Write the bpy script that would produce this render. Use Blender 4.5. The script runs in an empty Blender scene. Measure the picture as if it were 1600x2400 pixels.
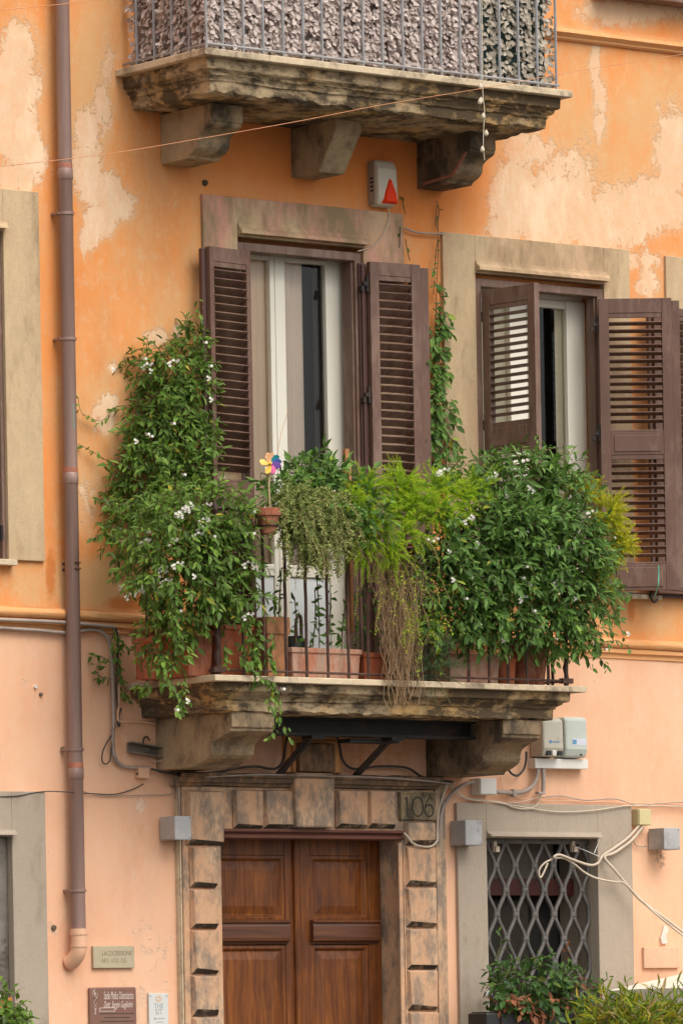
import bpy, bmesh, math, random
import numpy as np
from mathutils import Vector, Matrix
rad = math.radians
random.seed(7); RS = np.random.RandomState(11)
SC = bpy.context.scene
COL = SC.collection

# ------------------------------------------------------------------ camera, sky, sun, exposure
FPX, HOR, ROLL, YAW, DIST, EYE = 12950.0, 2426.0, 0.018, rad(38), 32.8, 1.6   # focal length in photo pixels, eye level row, roll, yaw to the wall
_f = Vector((math.sin(YAW), math.cos(YAW), 0)); _r0 = Vector((math.cos(YAW), -math.sin(YAW), 0)); _u0 = Vector((0, 0, 1))
_r = _r0*math.cos(ROLL) - _u0*math.sin(ROLL); _u = _u0*math.cos(ROLL) + _r0*math.sin(ROLL)
CAM = _f*(-DIST) + Vector((0, 0, EYE))
cd = bpy.data.cameras.new('camera'); cam = bpy.data.objects.new('camera', cd); COL.objects.link(cam)
cd.sensor_fit = 'HORIZONTAL'; cd.sensor_width = 24; cd.lens = FPX/1600*24
cd.shift_x = 0; cd.shift_y = (HOR-1200)/1600
cd.clip_start = 0.5; cd.clip_end = 3000
m3 = Matrix((_r, _u, -_f)).transposed()
cam.matrix_world = Matrix.Translation(CAM) @ m3.to_4x4()
SC.camera = cam

W = bpy.data.worlds.new('World'); SC.world = W; W.use_nodes = True
nt = W.node_tree; nt.nodes.clear()
sky = nt.nodes.new('ShaderNodeTexSky'); sky.sky_type = 'NISHITA'; sky.sun_disc = False
SUN_AZ, SUN_EL = rad(176), rad(54)          # azimuth clockwise from +Y
sky.sun_elevation = SUN_EL; sky.sun_rotation = SUN_AZ; sky.dust_density = 4; sky.air_density = 1.2
hs = nt.nodes.new('ShaderNodeHueSaturation'); hs.inputs['Saturation'].default_value = 0.18   # overcast: the sky loses most of its blue
bg = nt.nodes.new('ShaderNodeBackground'); bg.inputs['Strength'].default_value = 0.15
wo = nt.nodes.new('ShaderNodeOutputWorld')
nt.links.new(sky.outputs[0], hs.inputs['Color']); nt.links.new(hs.outputs[0], bg.inputs[0]); nt.links.new(bg.outputs[0], wo.inputs[0])
sl = bpy.data.lights.new('sun', 'SUN'); sl.energy = 1.5; sl.angle = rad(50); sl.color = (1.0, 0.93, 0.82)
so = bpy.data.objects.new('sun', sl); COL.objects.link(so)
sd = Vector((math.sin(SUN_AZ)*math.cos(SUN_EL), math.cos(SUN_AZ)*math.cos(SUN_EL), math.sin(SUN_EL)))
so.rotation_euler = (-sd).to_track_quat('-Z', 'Y').to_euler(); so.location = (6, -12, 14)
vs = SC.view_settings; vs.view_transform = 'Standard'; vs.look = 'None'; vs.exposure = 0.42; vs.gamma = 1.0; vs.use_curve_mapping = False
SC.cycles.max_bounces = 6; SC.cycles.transparent_max_bounces = 12; SC.cycles.sample_clamp_indirect = 4

# ------------------------------------------------------------------ measuring: a photo pixel carried to a plane parallel to the facade
def at(px, py, d=0.0):
    ray = _f*FPX + _r*(px-800) - _u*(py-HOR)
    t = (-d - CAM.y)/ray.y
    return CAM + ray*t
def ax(px, py, d=0.0): return at(px, py, d).x
def az(px, py, d=0.0): return at(px, py, d).z
def proj(P):                       # world points (n,3) -> photo pixels
    D = np.asarray(P) - np.array(CAM)
    z = D @ np.array(_f); return 800 + FPX*(D @ np.array(_r))/z, HOR - FPX*(D @ np.array(_u))/z

# ------------------------------------------------------------------ materials
class NT:
    def __init__(s, name):
        s.m = bpy.data.materials.new(name); s.m.use_nodes = True; s.t = s.m.node_tree; s.t.nodes.clear()
        s.out = s.n('ShaderNodeOutputMaterial'); s.b = s.n('ShaderNodeBsdfPrincipled'); s.l(s.b.outputs[0], s.out.inputs[0])
        s.geo = s.n('ShaderNodeNewGeometry'); s.pos = s.geo.outputs['Position']
    def n(s, k): return s.t.nodes.new(k)
    def l(s, a, b): s.t.links.new(a, b)
    def put(s, v, inp):
        if hasattr(v, 'is_output'): s.l(v, inp)
        elif isinstance(v, (tuple, list)) and len(v) == 3 and inp.type == 'RGBA': inp.default_value = (*v, 1)
        else: inp.default_value = v
    def noise(s, scale, detail=5, rough=.55, stretch=(1, 1, 1), dist=0, off=(0, 0, 0), vec=None):
        mp = s.n('ShaderNodeMapping'); mp.inputs['Scale'].default_value = stretch; mp.inputs['Location'].default_value = off
        s.l(vec or s.pos, mp.inputs[0]); q = s.n('ShaderNodeTexNoise'); s.l(mp.outputs[0], q.inputs['Vector'])
        q.inputs['Scale'].default_value = scale; q.inputs['Detail'].default_value = detail; q.inputs['Roughness'].default_value = rough; q.inputs['Distortion'].default_value = dist
        return q.outputs['Fac']
    def ramp(s, f, stops, interp='LINEAR'):
        r = s.n('ShaderNodeValToRGB'); s.l(f, r.inputs[0]); e = r.color_ramp.elements; r.color_ramp.interpolation = interp
        while len(e) < len(stops): e.new(0.5)
        for k, (p, c) in enumerate(stops):
            e[k].position = p; e[k].color = (c, c, c, 1) if not isinstance(c, (tuple, list)) else (*c, 1)
        return r.outputs[0]
    def mix(s, f, a, b, mode='MIX'):
        q = s.n('ShaderNodeMix'); q.data_type = 'RGBA'; q.blend_type = mode; q.clamp_factor = True
        s.put(f, q.inputs[0]); s.put(a, q.inputs[6]); s.put(b, q.inputs[7]); return q.outputs[2]
    def math(s, op, a, b=0.5, c=0.0, clamp=False):
        q = s.n('ShaderNodeMath'); q.operation = op; q.use_clamp = clamp; s.put(a, q.inputs[0]); s.put(b, q.inputs[1]); s.put(c, q.inputs[2]); return q.outputs[0]
    def attr(s, name): q = s.n('ShaderNodeAttribute'); q.attribute_name = name; return q.outputs['Fac']
    def color(s, c): s.put(c, s.b.inputs['Base Color'])
    def rough(s, v): s.put(v, s.b.inputs['Roughness'])
    def bump(s, h, strength=.3, dist=.01):
        q = s.n('ShaderNodeBump'); q.inputs['Strength'].default_value = strength; q.inputs['Distance'].default_value = dist
        s.l(h, q.inputs['Height']); s.l(q.outputs[0], s.b.inputs['Normal'])
MT = {}
def simple(name, c, rough=.7, var=.25, scale=9, dirt=None, dirt_amt=.0, stretch=(1, 1, 1), bump=0, metal=0, spec=.5):
    q = NT(name); n1 = q.noise(scale, 6, .6, stretch)
    col = q.mix(q.ramp(n1, [(.3, 0), (.7, 1)]), tuple(x*(1-var) for x in c), tuple(min(1, x*(1+var)) for x in c))
    if dirt:
        n2 = q.noise(scale*.35, 8, .7, stretch, off=(3, 7, 1)); n3 = q.noise(scale*3, 5, .7, stretch, off=(1, 2, 9))
        mk = q.ramp(q.math('ADD', q.math('MULTIPLY', n2, .65), q.math('MULTIPLY', n3, .35)), [(.62-.35*dirt_amt, 0), (.70-.25*dirt_amt, 1)])
        col = q.mix(mk, col, dirt)
    q.color(col); q.rough(rough); q.b.inputs['Metallic'].default_value = metal; q.b.inputs['Specular IOR Level'].default_value = spec
    if bump: q.bump(q.noise(scale*6, 6, .65), bump, .004)
    MT[name] = q.m; return q.m

def plaster(name, base, alt, pale, fade, rust):
    q = NT(name)
    big = q.noise(1.3, 6, .6, (1, 1, .55)); mid = q.noise(6, 8, .68, (1, 1, .6), off=(4, 1, 2)); fine = q.noise(38, 5, .7)
    streak = q.noise(9, 6, .65, (1.6, 1, .12), off=(2, 2, 2)); grain = q.noise(160, 3, .6)
    col = q.mix(q.ramp(big, [(.34, 0), (.66, 1)]), base, alt)
    col = q.mix(q.math('MULTIPLY', q.ramp(streak, [(.42, 0), (.72, 1)]), .42), col, fade)
    rag = q.math('ADD', q.math('MULTIPLY', mid, .6), q.math('MULTIPLY', fine, .4))
    def mask(att, lo, hi, amp):
        return q.ramp(q.math('ADD', q.attr(att), q.math('MULTIPLY', q.math('SUBTRACT', rag, .5), amp)), [(lo, 0), (hi, 1)])
    isl = q.noise(15, 6, .75, (1, 1, .7), off=(6, 2, 8)); cloud = q.noise(3.1, 7, .7, (1, 1, .5), off=(2, 8, 3))
    col = q.mix(q.math('MULTIPLY', q.ramp(cloud, [(.40, 0), (.66, 1)]), .72), col, fade)
    col = q.mix(q.math('MULTIPLY', q.ramp(isl, [(.53, 0), (.70, 1)]), .34), col, pale)
    gr = q.noise(2.3, 8, .72, (1, 1, .4), off=(11, 4, 6)); col = q.mix(q.math('MULTIPLY', q.ramp(gr, [(.50, 0), (.68, 1)]), .30), col, tuple(x*.62+.02 for x in base))
    col = q.mix(q.math('MULTIPLY', q.ramp(q.noise(120, 3, .6), [(.45, 0), (.7, 1)]), .20), col, tuple(min(.85, x*1.2+.03) for x in base))
    fm = mask('fade', .25, .80, 2.6); col = q.mix(q.math('MULTIPLY', fm, .85), col, fade)
    rag = q.math('ADD', q.math('MULTIPLY', rag, .55), q.math('MULTIPLY', isl, .45))
    wm = mask('peel', .02, .75, 3.4); col = q.mix(q.math('MULTIPLY', wm, .50), col, tuple(x*.55+.45*y for x, y in zip(pale, fade)))
    pm = mask('peel', .42, .59, 4.6); pal = q.mix(q.ramp(isl, [(.40, 0), (.66, 1)]), pale, tuple(x*.66+.34*y for x, y in zip(pale, base)))
    pal = q.mix(q.math('MULTIPLY', q.ramp(cloud, [(.40, 0), (.62, 1)]), .5), pal, tuple(x*.45+.55*y for x, y in zip(pale, fade)))
    pal = q.mix(q.math('MULTIPLY', q.ramp(q.noise(4.2, 7, .7, (1, 1, .5), off=(7, 7, 1)), [(.5, 0), (.66, 1)]), .7), pal, tuple(min(.85, x*1.12+.05) for x in pale))
    col = q.mix(q.math('MULTIPLY', pm, .92), col, pal)
    col = q.mix(mask('shade_deep_tone', .25, .85, 1.5), col, q.mix(.35, tuple(x*y for x, y in zip(base, (.96, .80, .55))), col))  # deeper orange: painted-in shade under the upper balcony, plus strips of deep plaster
    rm = mask('rust', .42, .75, 2.0); col = q.mix(q.math('MULTIPLY', rm, .8), col, rust)
    sm = mask('soot', .45, .8, 4.0); col = q.mix(q.math('MULTIPLY', sm, .8), col, (.09, .06, .045))
    col = q.mix(q.math('MULTIPLY', q.ramp(fine, [(.55, 0), (.8, 1)]), .22), col, tuple(x*.72 for x in base))
    col = q.mix(q.math('MULTIPLY', q.ramp(q.noise(60, 2, .5, off=(9, 9, 9)), [(.74, 0), (.78, 1)]), .5), col, tuple(x*.4 for x in base))
    q.color(col); q.rough(.92); q.b.inputs['Specular IOR Level'].default_value = .2
    h = q.math('SUBTRACT', q.math('ADD', q.math('MULTIPLY', grain, .25), q.math('MULTIPLY', mid, .8)), q.math('MULTIPLY', pm, .8))
    q.bump(h, .5, .010); MT[name] = q.m; return q.m
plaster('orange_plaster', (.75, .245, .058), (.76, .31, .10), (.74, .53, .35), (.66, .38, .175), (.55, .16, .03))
plaster('peach_plaster', (.77, .40, .238), (.79, .44, .268), (.76, .54, .39), (.79, .49, .32), (.62, .24, .10))

def stone(name, light, mid, crust, amt, stretch=(1, 1, .6), scale=5.0, warm=None, hard=.93, soft=.075):
    q = NT(name)
    a = q.noise(scale, 8, .68, stretch); b = q.noise(scale*3.6, 8, .72, stretch, off=(5, 3, 1)); c = q.noise(scale*.42, 5, .6, (1, 1, .5), off=(8, 1, 4)); g = q.noise(scale*18, 4, .7)
    col = q.mix(q.ramp(b, [(.32, 0), (.68, 1)]), mid, light)
    if warm: col = q.mix(q.ramp(c, [(.46, 0), (.58, 1)]), col, warm)
    mk = q.math('ADD', q.math('ADD', q.math('MULTIPLY', a, .5), q.math('MULTIPLY', b, .28)), q.math('MULTIPLY', c, .32))
    lo = .62 - amt*.28
    cm = q.ramp(mk, [(lo-soft*.5, 0), (lo+soft, 1)])
    col = q.mix(q.math('MULTIPLY', cm, hard), col, crust)
    col = q.mix(q.math('MULTIPLY', q.ramp(g, [(.55, 0), (.75, 1)]), .35), col, tuple(x*.45 for x in mid))
    q.color(col); q.rough(.93); q.b.inputs['Specular IOR Level'].default_value = .25
    q.bump(q.math('ADD', q.math('MULTIPLY', g, .4), b), .55, .012); MT[name] = q.m; return q.m
stone('balcony_stone', (.58, .43, .25), (.36, .265, .16), (.062, .046, .030), .36, (.8, .8, 1.5), 6.0, (.60, .37, .15), .92, .06)
stone('console_stone', (.47, .34, .20), (.34, .24, .14), (.07, .055, .04), .22, (1, 1, .6), 3.5)
stone('console_stained', (.40, .275, .16), (.27, .185, .11), (.06, .047, .034), .36, (1, 1, .6), 4)
stone('portal_stone', (.66, .385, .225), (.56, .335, .20), (.20, .165, .135), .27, (1.2, 1, .6), 9.0, (.64, .42, .26), .80, .07)
stone('grime_shade_stone', (.48, .33, .21), (.32, .22, .14), (.03, .025, .02), .5, (1, 1, 1), 12)
stone('portal_stone_sooty', (.50, .27, .13), (.36, .19, .10), (.075, .06, .045), .46, (1.2, 1, .6), 7, None, .85, .08)
stone('slab_stone', (.66, .53, .36), (.55, .43, .29), (.16, .12, .08), .16, (1, 1, 1), 5)
stone('travertine_plaque', (.50, .42, .29), (.44, .37, .25), (.25, .2, .14), .05)
stone('peach_plaque', (.70, .46, .31), (.66, .43, .28), (.5, .3, .17), .05)
stone('number_stone', (.40, .30, .175), (.31, .23, .135), (.06, .05, .035), .25)
stone('tan_surround', (.58, .42, .25), (.47, .345, .21), (.30, .21, .12), .16, (1, 1, .35), 4, (.50, .33, .20))
stone('tan_surround_pink', (.58, .43, .25), (.50, .37, .22), (.27, .20, .11), .2, (1, 1, .35), 4, (.60, .31, .22))
stone('grey_surround', (.41, .335, .26), (.375, .305, .235), (.27, .21, .15), .08, (1, 1, .4), 4)
stone('terracotta', (.42, .115, .045), (.34, .085, .035), (.20, .065, .04), .25, (1, 1, .5), 9, (.46, .19, .11))
stone('terracotta_pale', (.48, .20, .12), (.40, .14, .075), (.5, .34, .25), .4, (1, 1, .35), 9)
stone('grey_terracotta', (.48, .22, .10), (.40, .17, .075), (.2, .1, .05), .2, (1, 1, .5), 9)
simple('brown_shutter', (.125, .061, .040), .55, .2, 9, (.21, .125, .09), .38, (1, 1, .3))
simple('dark_shutter', (.082, .036, .029), .5, .15, 12, (.13, .07, .055), .1, (1, 1, .3))
simple('mauve_shutter', (.152, .085, .058), .55, .2, 9, (.24, .155, .12), .36, (1, 1, .3))
simple('drainpipe', (.265, .165, .135), .45, .2, 6, (.31, .21, .17), .25, (2, 2, .15), metal=.1)
simple('rust_band', (.40, .14, .08), .7, .25, 20, (.3, .14, .1), .3)
simple('peach_paint', (.74, .43, .27), .6, .08, 6, (.5, .25, .14), .15, bump=.1)
simple('white_frame', (.74, .69, .58), .4, .05, 4, (.55, .49, .38), .12, (1, 1, .3))
simple('white_panel', (.66, .68, .68), .5, .07, 3, (.45, .45, .44), .12)
simple('curtain_beige', (.80, .59, .43), .9, .05, 3)
simple('curtain_pink', (.84, .67, .56), .9, .05, 3)
simple('curtain_cream', (.72, .62, .45), .9, .06, 3)
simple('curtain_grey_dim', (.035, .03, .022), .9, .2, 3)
simple('curtain_grey', (.17, .15, .125), .9, .1, 3)
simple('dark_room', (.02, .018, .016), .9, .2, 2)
simple('dark_red_wood', (.075, .016, .012), .5, .2, 5)
simple('black_iron', (.022, .019, .018), .55, .3, 14, (.07, .035, .02), .25, metal=.3)
simple('rusty_iron', (.06, .032, .024), .7, .35, 18, (.13, .055, .03), .4, metal=.2)
simple('grey_iron', (.115, .103, .095), .55, .2, 12, (.2, .16, .13), .2, metal=.2)
simple('rail_grey', (.30, .29, .29), .5, .15, 10, (.2, .15, .12), .2, metal=.3)
simple('zinc', (.42, .41, .40), .5, .12, 8, (.26, .25, .24), .2, metal=.3, bump=.1)
simple('galvanised', (.22, .19, .155), .5, .25, 12, (.09, .07, .05), .35, metal=.5)
simple('cable_grey', (.36, .29, .245), .6, .15, 10, (.2, .15, .12), .2)
simple('cable_dark', (.055, .045, .04), .6, .3, 10)
simple('cable_cream', (.55, .45, .34), .6, .12, 10)
simple('cable_orange', (.62, .26, .12), .6, .1, 10)
simple('box_grey', (.50, .46, .37), .5, .05, 5, (.38, .33, .25), .12)
simple('box_bluegrey', (.47, .50, .44), .5, .05, 5, (.36, .36, .3), .1)
simple('box_white', (.70, .66, .60), .5, .05, 5, (.5, .42, .34), .12)
simple('box_yellow', (.56, .47, .24), .5, .08, 5, (.4, .32, .17), .12)
simple('print_blue', (.10, .25, .42), .6, .1, 5)
simple('print_pale', (.55, .56, .62), .6, .1, 5)
simple('alarm_white', (.60, .53, .42), .4, .07, 5, (.42, .35, .26), .15)
simple('alarm_side', (.36, .30, .24), .5, .1, 5)
simple('sign_brown', (.20, .095, .066), .5, .08, 9)
simple('sign_white', (.60, .60, .57), .4, .04, 5)
simple('sign_pale_letter', (.62, .52, .45), .5, .05, 5)
simple('ink_grey', (.30, .31, .31), .6, .1, 5)
simple('ink_brown', (.27, .20, .12), .8, .2, 20)
simple('ink_dark', (.05, .04, .03), .8, .2, 20)
simple('ink_orange', (.62, .34, .14), .6, .1, 5)
simple('stem_brown', (.10, .066, .035), .8, .3, 20)
simple('stem_green', (.12, .17, .03), .8, .3, 30)
simple('stem_dry', (.33, .215, .115), .85, .3, 30)
simple('soil', (.03, .02, .013), .95, .3, 20)
simple('planter_black', (.02, .021, .021), .4, .2, 8)
simple('canvas_cream', (.74, .66, .54), .85, .05, 6, (.5, .4, .28), .1)
simple('petal_white', (.80, .77, .68), .6, .06, 30)
simple('petal_orange', (.75, .26, .09), .6, .1, 30)
simple('stamen_yellow', (.7, .45, .06), .6, .1, 30)
simple('street_stone', (.11, .10, .088), .85, .2, 2, (.06, .055, .05), .3, bump=.3)
simple('bead_cord', (.58, .50, .37), .7, .1, 20)
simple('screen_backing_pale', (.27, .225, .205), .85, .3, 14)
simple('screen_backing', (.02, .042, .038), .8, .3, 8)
simple('string_green', (.10, .42, .30), .6, .1, 8)
simple('bamboo_stick', (.55, .38, .22), .7, .15, 20)
simple('white_mark', (.72, .62, .54), .8, .1, 14)
for _n, _c in dict(pin_yellow=(.85, .52, .07), pin_peach=(.9, .5, .25), pin_teal=(.02, .33, .40), pin_blue=(.10, .16, .55), pin_violet=(.26, .12, .5), pin_pink=(.85, .18, .42)).items(): simple(_n, _c, .35, .05, 5)
def glossy(name, c, rough=.15):
    q = NT(name); q.color(c); q.rough(rough); q.b.inputs['Specular IOR Level'].default_value = .1; MT[name] = q.m
glossy('lens_red', (.85, .05, .008), .35)
def wood():
    q = NT('door_wood'); g = q.noise(30, 8, .7, (1, 1, .07), dist=.8); b = q.noise(3.2, 6, .65, (1, 1, .5)); f = q.noise(90, 4, .6, (1, 1, .04))
    col = q.ramp(g, [(.25, (.055, .015, .004)), (.45, (.145, .041, .008)), (.60, (.24, .075, .013)), (.82, (.40, .145, .026))])
    col = q.mix(q.math('MULTIPLY', q.ramp(b, [(.44, 0), (.62, 1)]), .72), col, (.07, .022, .009))
    col = q.mix(q.math('MULTIPLY', q.ramp(f, [(.55, 0), (.7, 1)]), .35), col, (.05, .014, .006))
    q.color(col); q.rough(.40); q.b.inputs['Specular IOR Level'].default_value = .35; q.bump(f, .12, .003); MT['door_wood'] = q.m
    q = NT('door_rail'); g = q.noise(26, 7, .65, (.05, 1, 1), dist=.4)
    q.color(q.ramp(g, [(.3, (.05, .016, .007)), (.55, (.12, .04, .015)), (.8, (.20, .072, .025))])); q.rough(.45); MT['door_rail'] = q.m
    q = NT('lintel_wood'); g = q.noise(20, 6, .6, (.08, 1, 1)); q.color(q.ramp(g, [(.3, (.10, .03, .018)), (.7, (.20, .075, .045))])); q.rough(.6); MT['lintel_wood'] = q.m
wood()
def pane_glass():
    q = NT('window_glass'); q.t.nodes.remove(q.b)
    tr = q.n('ShaderNodeBsdfTransparent'); tr.inputs[0].default_value = (.88, .9, .88, 1); gl = q.n('ShaderNodeBsdfGlossy'); gl.inputs['Roughness'].default_value = .03
    fr = q.n('ShaderNodeFresnel'); fr.inputs[0].default_value = 1.5; ms = q.n('ShaderNodeMixShader')
    q.l(fr.outputs[0], ms.inputs[0]); q.l(tr.outputs[0], ms.inputs[1]); q.l(gl.outputs[0], ms.inputs[2]); q.l(ms.outputs[0], q.out.inputs[0]); MT['window_glass'] = q.m
pane_glass()
def leafmat(name, stops, trans=.34, rough=.55):
    q = NT(name); c = q.ramp(q.attr('tint'), stops); nz = q.noise(60, 3, .5)
    c = q.mix(q.math('MULTIPLY', q.ramp(nz, [(.3, 0), (.7, 1)]), .25), c, (.02, .035, .01))
    q.color(c); q.rough(rough); q.b.inputs['Specular IOR Level'].default_value = .35
    tl = q.n('ShaderNodeBsdfTranslucent'); q.l(c, tl.inputs[0]); ms = q.n('ShaderNodeMixShader'); ms.inputs[0].default_value = trans
    q.l(q.b.outputs[0], ms.inputs[1]); q.l(tl.outputs[0], ms.inputs[2]); q.l(ms.outputs[0], q.out.inputs[0]); MT[name] = q.m
leafmat('leaf_green', [(0, (.055, .10, .012)), (.4, (.115, .215, .026)), (.8, (.20, .34, .045)), (.93, (.27, .40, .055)), (.97, (.45, .42, .04)), (1, (.55, .36, .05))])
leafmat('leaf_blue_green', [(0, (.052, .108, .018)), (.42, (.11, .225, .038)), (.82, (.195, .35, .065)), (.94, (.26, .41, .075)), (.975, (.42, .45, .05)), (1, (.52, .36, .05))])
leafmat('leaf_light', [(0, (.05, .12, .014)), (.5, (.10, .22, .022)), (1, (.20, .32, .035))])
leafmat('fern_yellow', [(0, (.15, .31, .008)), (.4, (.29, .50, .012)), (.8, (.48, .62, .015)), (1, (.62, .58, .02))], .35, .6)
leafmat('fern_gold', [(0, (.34, .42, .010)), (.5, (.56, .58, .014)), (1, (.68, .58, .02))], .35, .6)
leafmat('thyme_green', [(0, (.15, .18, .04)), (.5, (.28, .34, .09)), (.88, (.40, .44, .13)), (1, (.50, .36, .18))], .2, .7)
leafmat('rosemary', [(0, (.025, .06, .02)), (.6, (.07, .14, .04)), (1, (.14, .21, .08))], .15, .6)
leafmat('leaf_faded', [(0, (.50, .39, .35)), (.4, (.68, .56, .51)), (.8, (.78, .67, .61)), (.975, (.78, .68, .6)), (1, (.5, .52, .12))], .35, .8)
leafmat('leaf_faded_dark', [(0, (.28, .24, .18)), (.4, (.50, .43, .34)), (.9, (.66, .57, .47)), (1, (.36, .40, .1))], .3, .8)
leafmat('leaf_red_green', [(0, (.03, .075, .016)), (.6, (.07, .16, .028)), (.78, (.12, .2, .03)), (.84, (.22, .06, .025)), (1, (.46, .18, .08))])
leafmat('bamboo_leaf', [(0, (.06, .13, .012)), (.4, (.18, .28, .02)), (.7, (.40, .42, .03)), (.86, (.58, .44, .04)), (1, (.5, .36, .17))])

# ------------------------------------------------------------------ objects
WL = {}                                   # world place of each object by name (parents are only shifted, never turned)
def props(o, label=None, cat=None, group=None, kind=None):
    for k, v in (('label', label), ('category', cat), ('group', group), ('kind', kind)):
        if v: o[k] = v
    return o
def thing(name, label, cat, loc, group=None):
    o = bpy.data.objects.new(name, None); o.empty_display_size = .1; COL.objects.link(o); o.location = loc; WL[o.name] = Vector(loc)
    return props(o, label, cat, group)
def place(name, me, parent, org, **kw):
    o = bpy.data.objects.new(name, me); COL.objects.link(o); WL[o.name] = Vector(org)
    if parent is not None: o.parent = parent; o.location = Vector(org) - WL[parent.name]
    else: o.location = org
    return props(o, **kw)
class MB:
    def __init__(s): s.v = []; s.f = []; s.mi = []
    def add(s, vs, fs):
        k = len(s.v); s.v += [tuple(v) for v in vs]; s.f += [tuple(i+k for i in f) for f in fs]; return s
    def box(s, x0, x1, d0, d1, z0, z1):    # d = distance in front of the facade
        x0, x1 = min(x0, x1), max(x0, x1); d0, d1 = min(d0, d1), max(d0, d1); z0, z1 = min(z0, z1), max(z0, z1)
        return s.add([(x0, -d1, z0), (x1, -d1, z0), (x1, -d0, z0), (x0, -d0, z0), (x0, -d1, z1), (x1, -d1, z1), (x1, -d0, z1), (x0, -d0, z1)],
                     [(0, 3, 2, 1), (4, 5, 6, 7), (0, 1, 5, 4), (1, 2, 6, 5), (2, 3, 7, 6), (3, 0, 4, 7)])
    def prism(s, poly, fn0, fn1):          # a 2-D outline lofted between two maps
        n = len(poly); s.add([fn0(*p) for p in poly] + [fn1(*p) for p in poly],
                             [tuple(range(n))[::-1], tuple(range(n, 2*n))] + [(i, (i+1) % n, n+(i+1) % n, n+i) for i in range(n)]); return s
    def tube(s, pts, r, n=6, cap=True, flat=1.0):
        pts = [Vector(p) for p in pts]; N = len(pts); rr = r if isinstance(r, (list, tuple)) else [r]*N
        base = []; up = None
        for i, p in enumerate(pts):
            t = (pts[min(i+1, N-1)] - pts[max(i-1, 0)]).normalized()
            if up is None: up = Vector((0, 0, 1)) if abs(t.z) < .9 else Vector((0, 1, 0))
            a = t.cross(up)
            if a.length < 1e-5: a = t.cross(Vector((1, .3, .2)))
            a.normalize(); b = a.cross(t).normalized(); up = b if abs(t.z) < .9 else up
            for k in range(n):
                an = 2*math.pi*k/n; base.append(p + (a*math.cos(an) + b*math.sin(an)*flat)*rr[i])
        fs = [(i*n+k, i*n+(k+1) % n, (i+1)*n+(k+1) % n, (i+1)*n+k) for i in range(N-1) for k in range(n)]
        if cap: fs += [tuple(range(n))[::-1], tuple(range((N-1)*n, N*n))]
        return s.add(base, fs)
    def lathe(s, c, prof, n=16, sx=1, sy=1):  # prof: (radius, height)
        vs = [(c[0]+r*sx*math.cos(2*math.pi*k/n), c[1]+r*sy*math.sin(2*math.pi*k/n), c[2]+h) for r, h in prof for k in range(n)]
        fs = [(i*n+k, i*n+(k+1) % n, (i+1)*n+(k+1) % n, (i+1)*n+k) for i in range(len(prof)-1) for k in range(n)]
        fs += [tuple(range(n))[::-1], tuple(range((len(prof)-1)*n, len(prof)*n))]
        return s.add(vs, fs)
    def turn(s, c, ang):                   # turn about the upright axis through c
        ca, sa = math.cos(ang), math.sin(ang)
        s.v = [(c[0]+(x-c[0])*ca-(y-c[1])*sa, c[1]+(x-c[0])*sa+(y-c[1])*ca, z) for x, y, z in s.v]; return s
    def mesh(s, name, mat, org=(0, 0, 0), smooth=False):
        me = bpy.data.meshes.new(name); o = Vector(org)
        me.from_pydata([tuple(Vector(v)-o) for v in s.v], [], s.f); me.validate()
        bm = bmesh.new(); bm.from_mesh(me); bmesh.ops.recalc_face_normals(bm, faces=bm.faces); bm.to_mesh(me); bm.free()
        me.materials.append(MT[mat])
        if smooth:
            for p in me.polygons: p.use_smooth = True
        return me
    def build(s, name, mat, parent=None, org=None, smooth=False, bevel=0, **kw):
        if org is None:
            a = np.array(s.v); org = ((a.max(0)+a.min(0))/2)
        o = place(name, s.mesh(name, mat, org, smooth), parent, org, **kw)
        if bevel:
            b = o.modifiers.new('bevel', 'BEVEL'); b.width = bevel; b.segments = 2; b.limit_method = 'ANGLE'; b.angle_limit = rad(40)
        if smooth == 'auto': pass
        return o
def clone(o, parent, org, **kw):
    c = o.copy(); COL.objects.link(c); c.parent = parent; WL[c.name] = Vector(org); c.location = Vector(org) - (WL[parent.name] if parent else Vector())
    return props(c, **kw)
def bez(pts, n=8):                        # smooth curve through points (Catmull-Rom)
    P = [Vector(p) for p in pts]; out = []
    for i in range(len(P)-1):
        a, b, c, d = P[max(i-1, 0)], P[i], P[i+1], P[min(i+2, len(P)-1)]
        for k in range(n):
            t = k/n; out.append(.5*((2*b) + (c-a)*t + (2*a-5*b+4*c-d)*t*t + (3*b-a-3*c+d)*t**3))
    return out + [P[-1]]
def fbm(x, y, seed=0):                    # cheap lattice noise for geometry
    r = np.random.RandomState(seed); g = r.rand(64, 64); tot = 0; amp = .5
    for o in range(4):
        X, Y = x*2**o, y*2**o; i, j = np.floor(X).astype(int), np.floor(Y).astype(int); u, v = X-i, Y-j; u = u*u*(3-2*u); v = v*v*(3-2*v)
        G = lambda a, b: g[a % 64, b % 64]
        tot = tot + amp*((G(i, j)*(1-u)+G(i+1, j)*u)*(1-v)+(G(i, j+1)*(1-u)+G(i+1, j+1)*u)*v); amp *= .5
    return tot/.94
def lettering(txt, x, z, d, size, mat, parent, name='lettering', sx=1.0, shear=0, align='CENTER', depth=.0006):
    c = bpy.data.curves.new('t', 'FONT'); c.body = txt; c.size = size; c.align_x = align; c.align_y = 'CENTER'; c.extrude = depth; c.shear = shear; c.resolution_u = 3
    o = bpy.data.objects.new('t', c); COL.objects.link(o); dg = bpy.context.evaluated_depsgraph_get(); dg.update()
    me = bpy.data.meshes.new_from_object(o.evaluated_get(dg)); bpy.data.objects.remove(o); bpy.data.curves.remove(c)
    me.name = name; me.transform(Matrix.Rotation(rad(90), 4, 'X') @ Matrix.Diagonal((sx, 1, 1, 1))); me.materials.clear(); me.materials.append(MT[mat])
    return place(name, me, parent, (x, -d, z))
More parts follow.
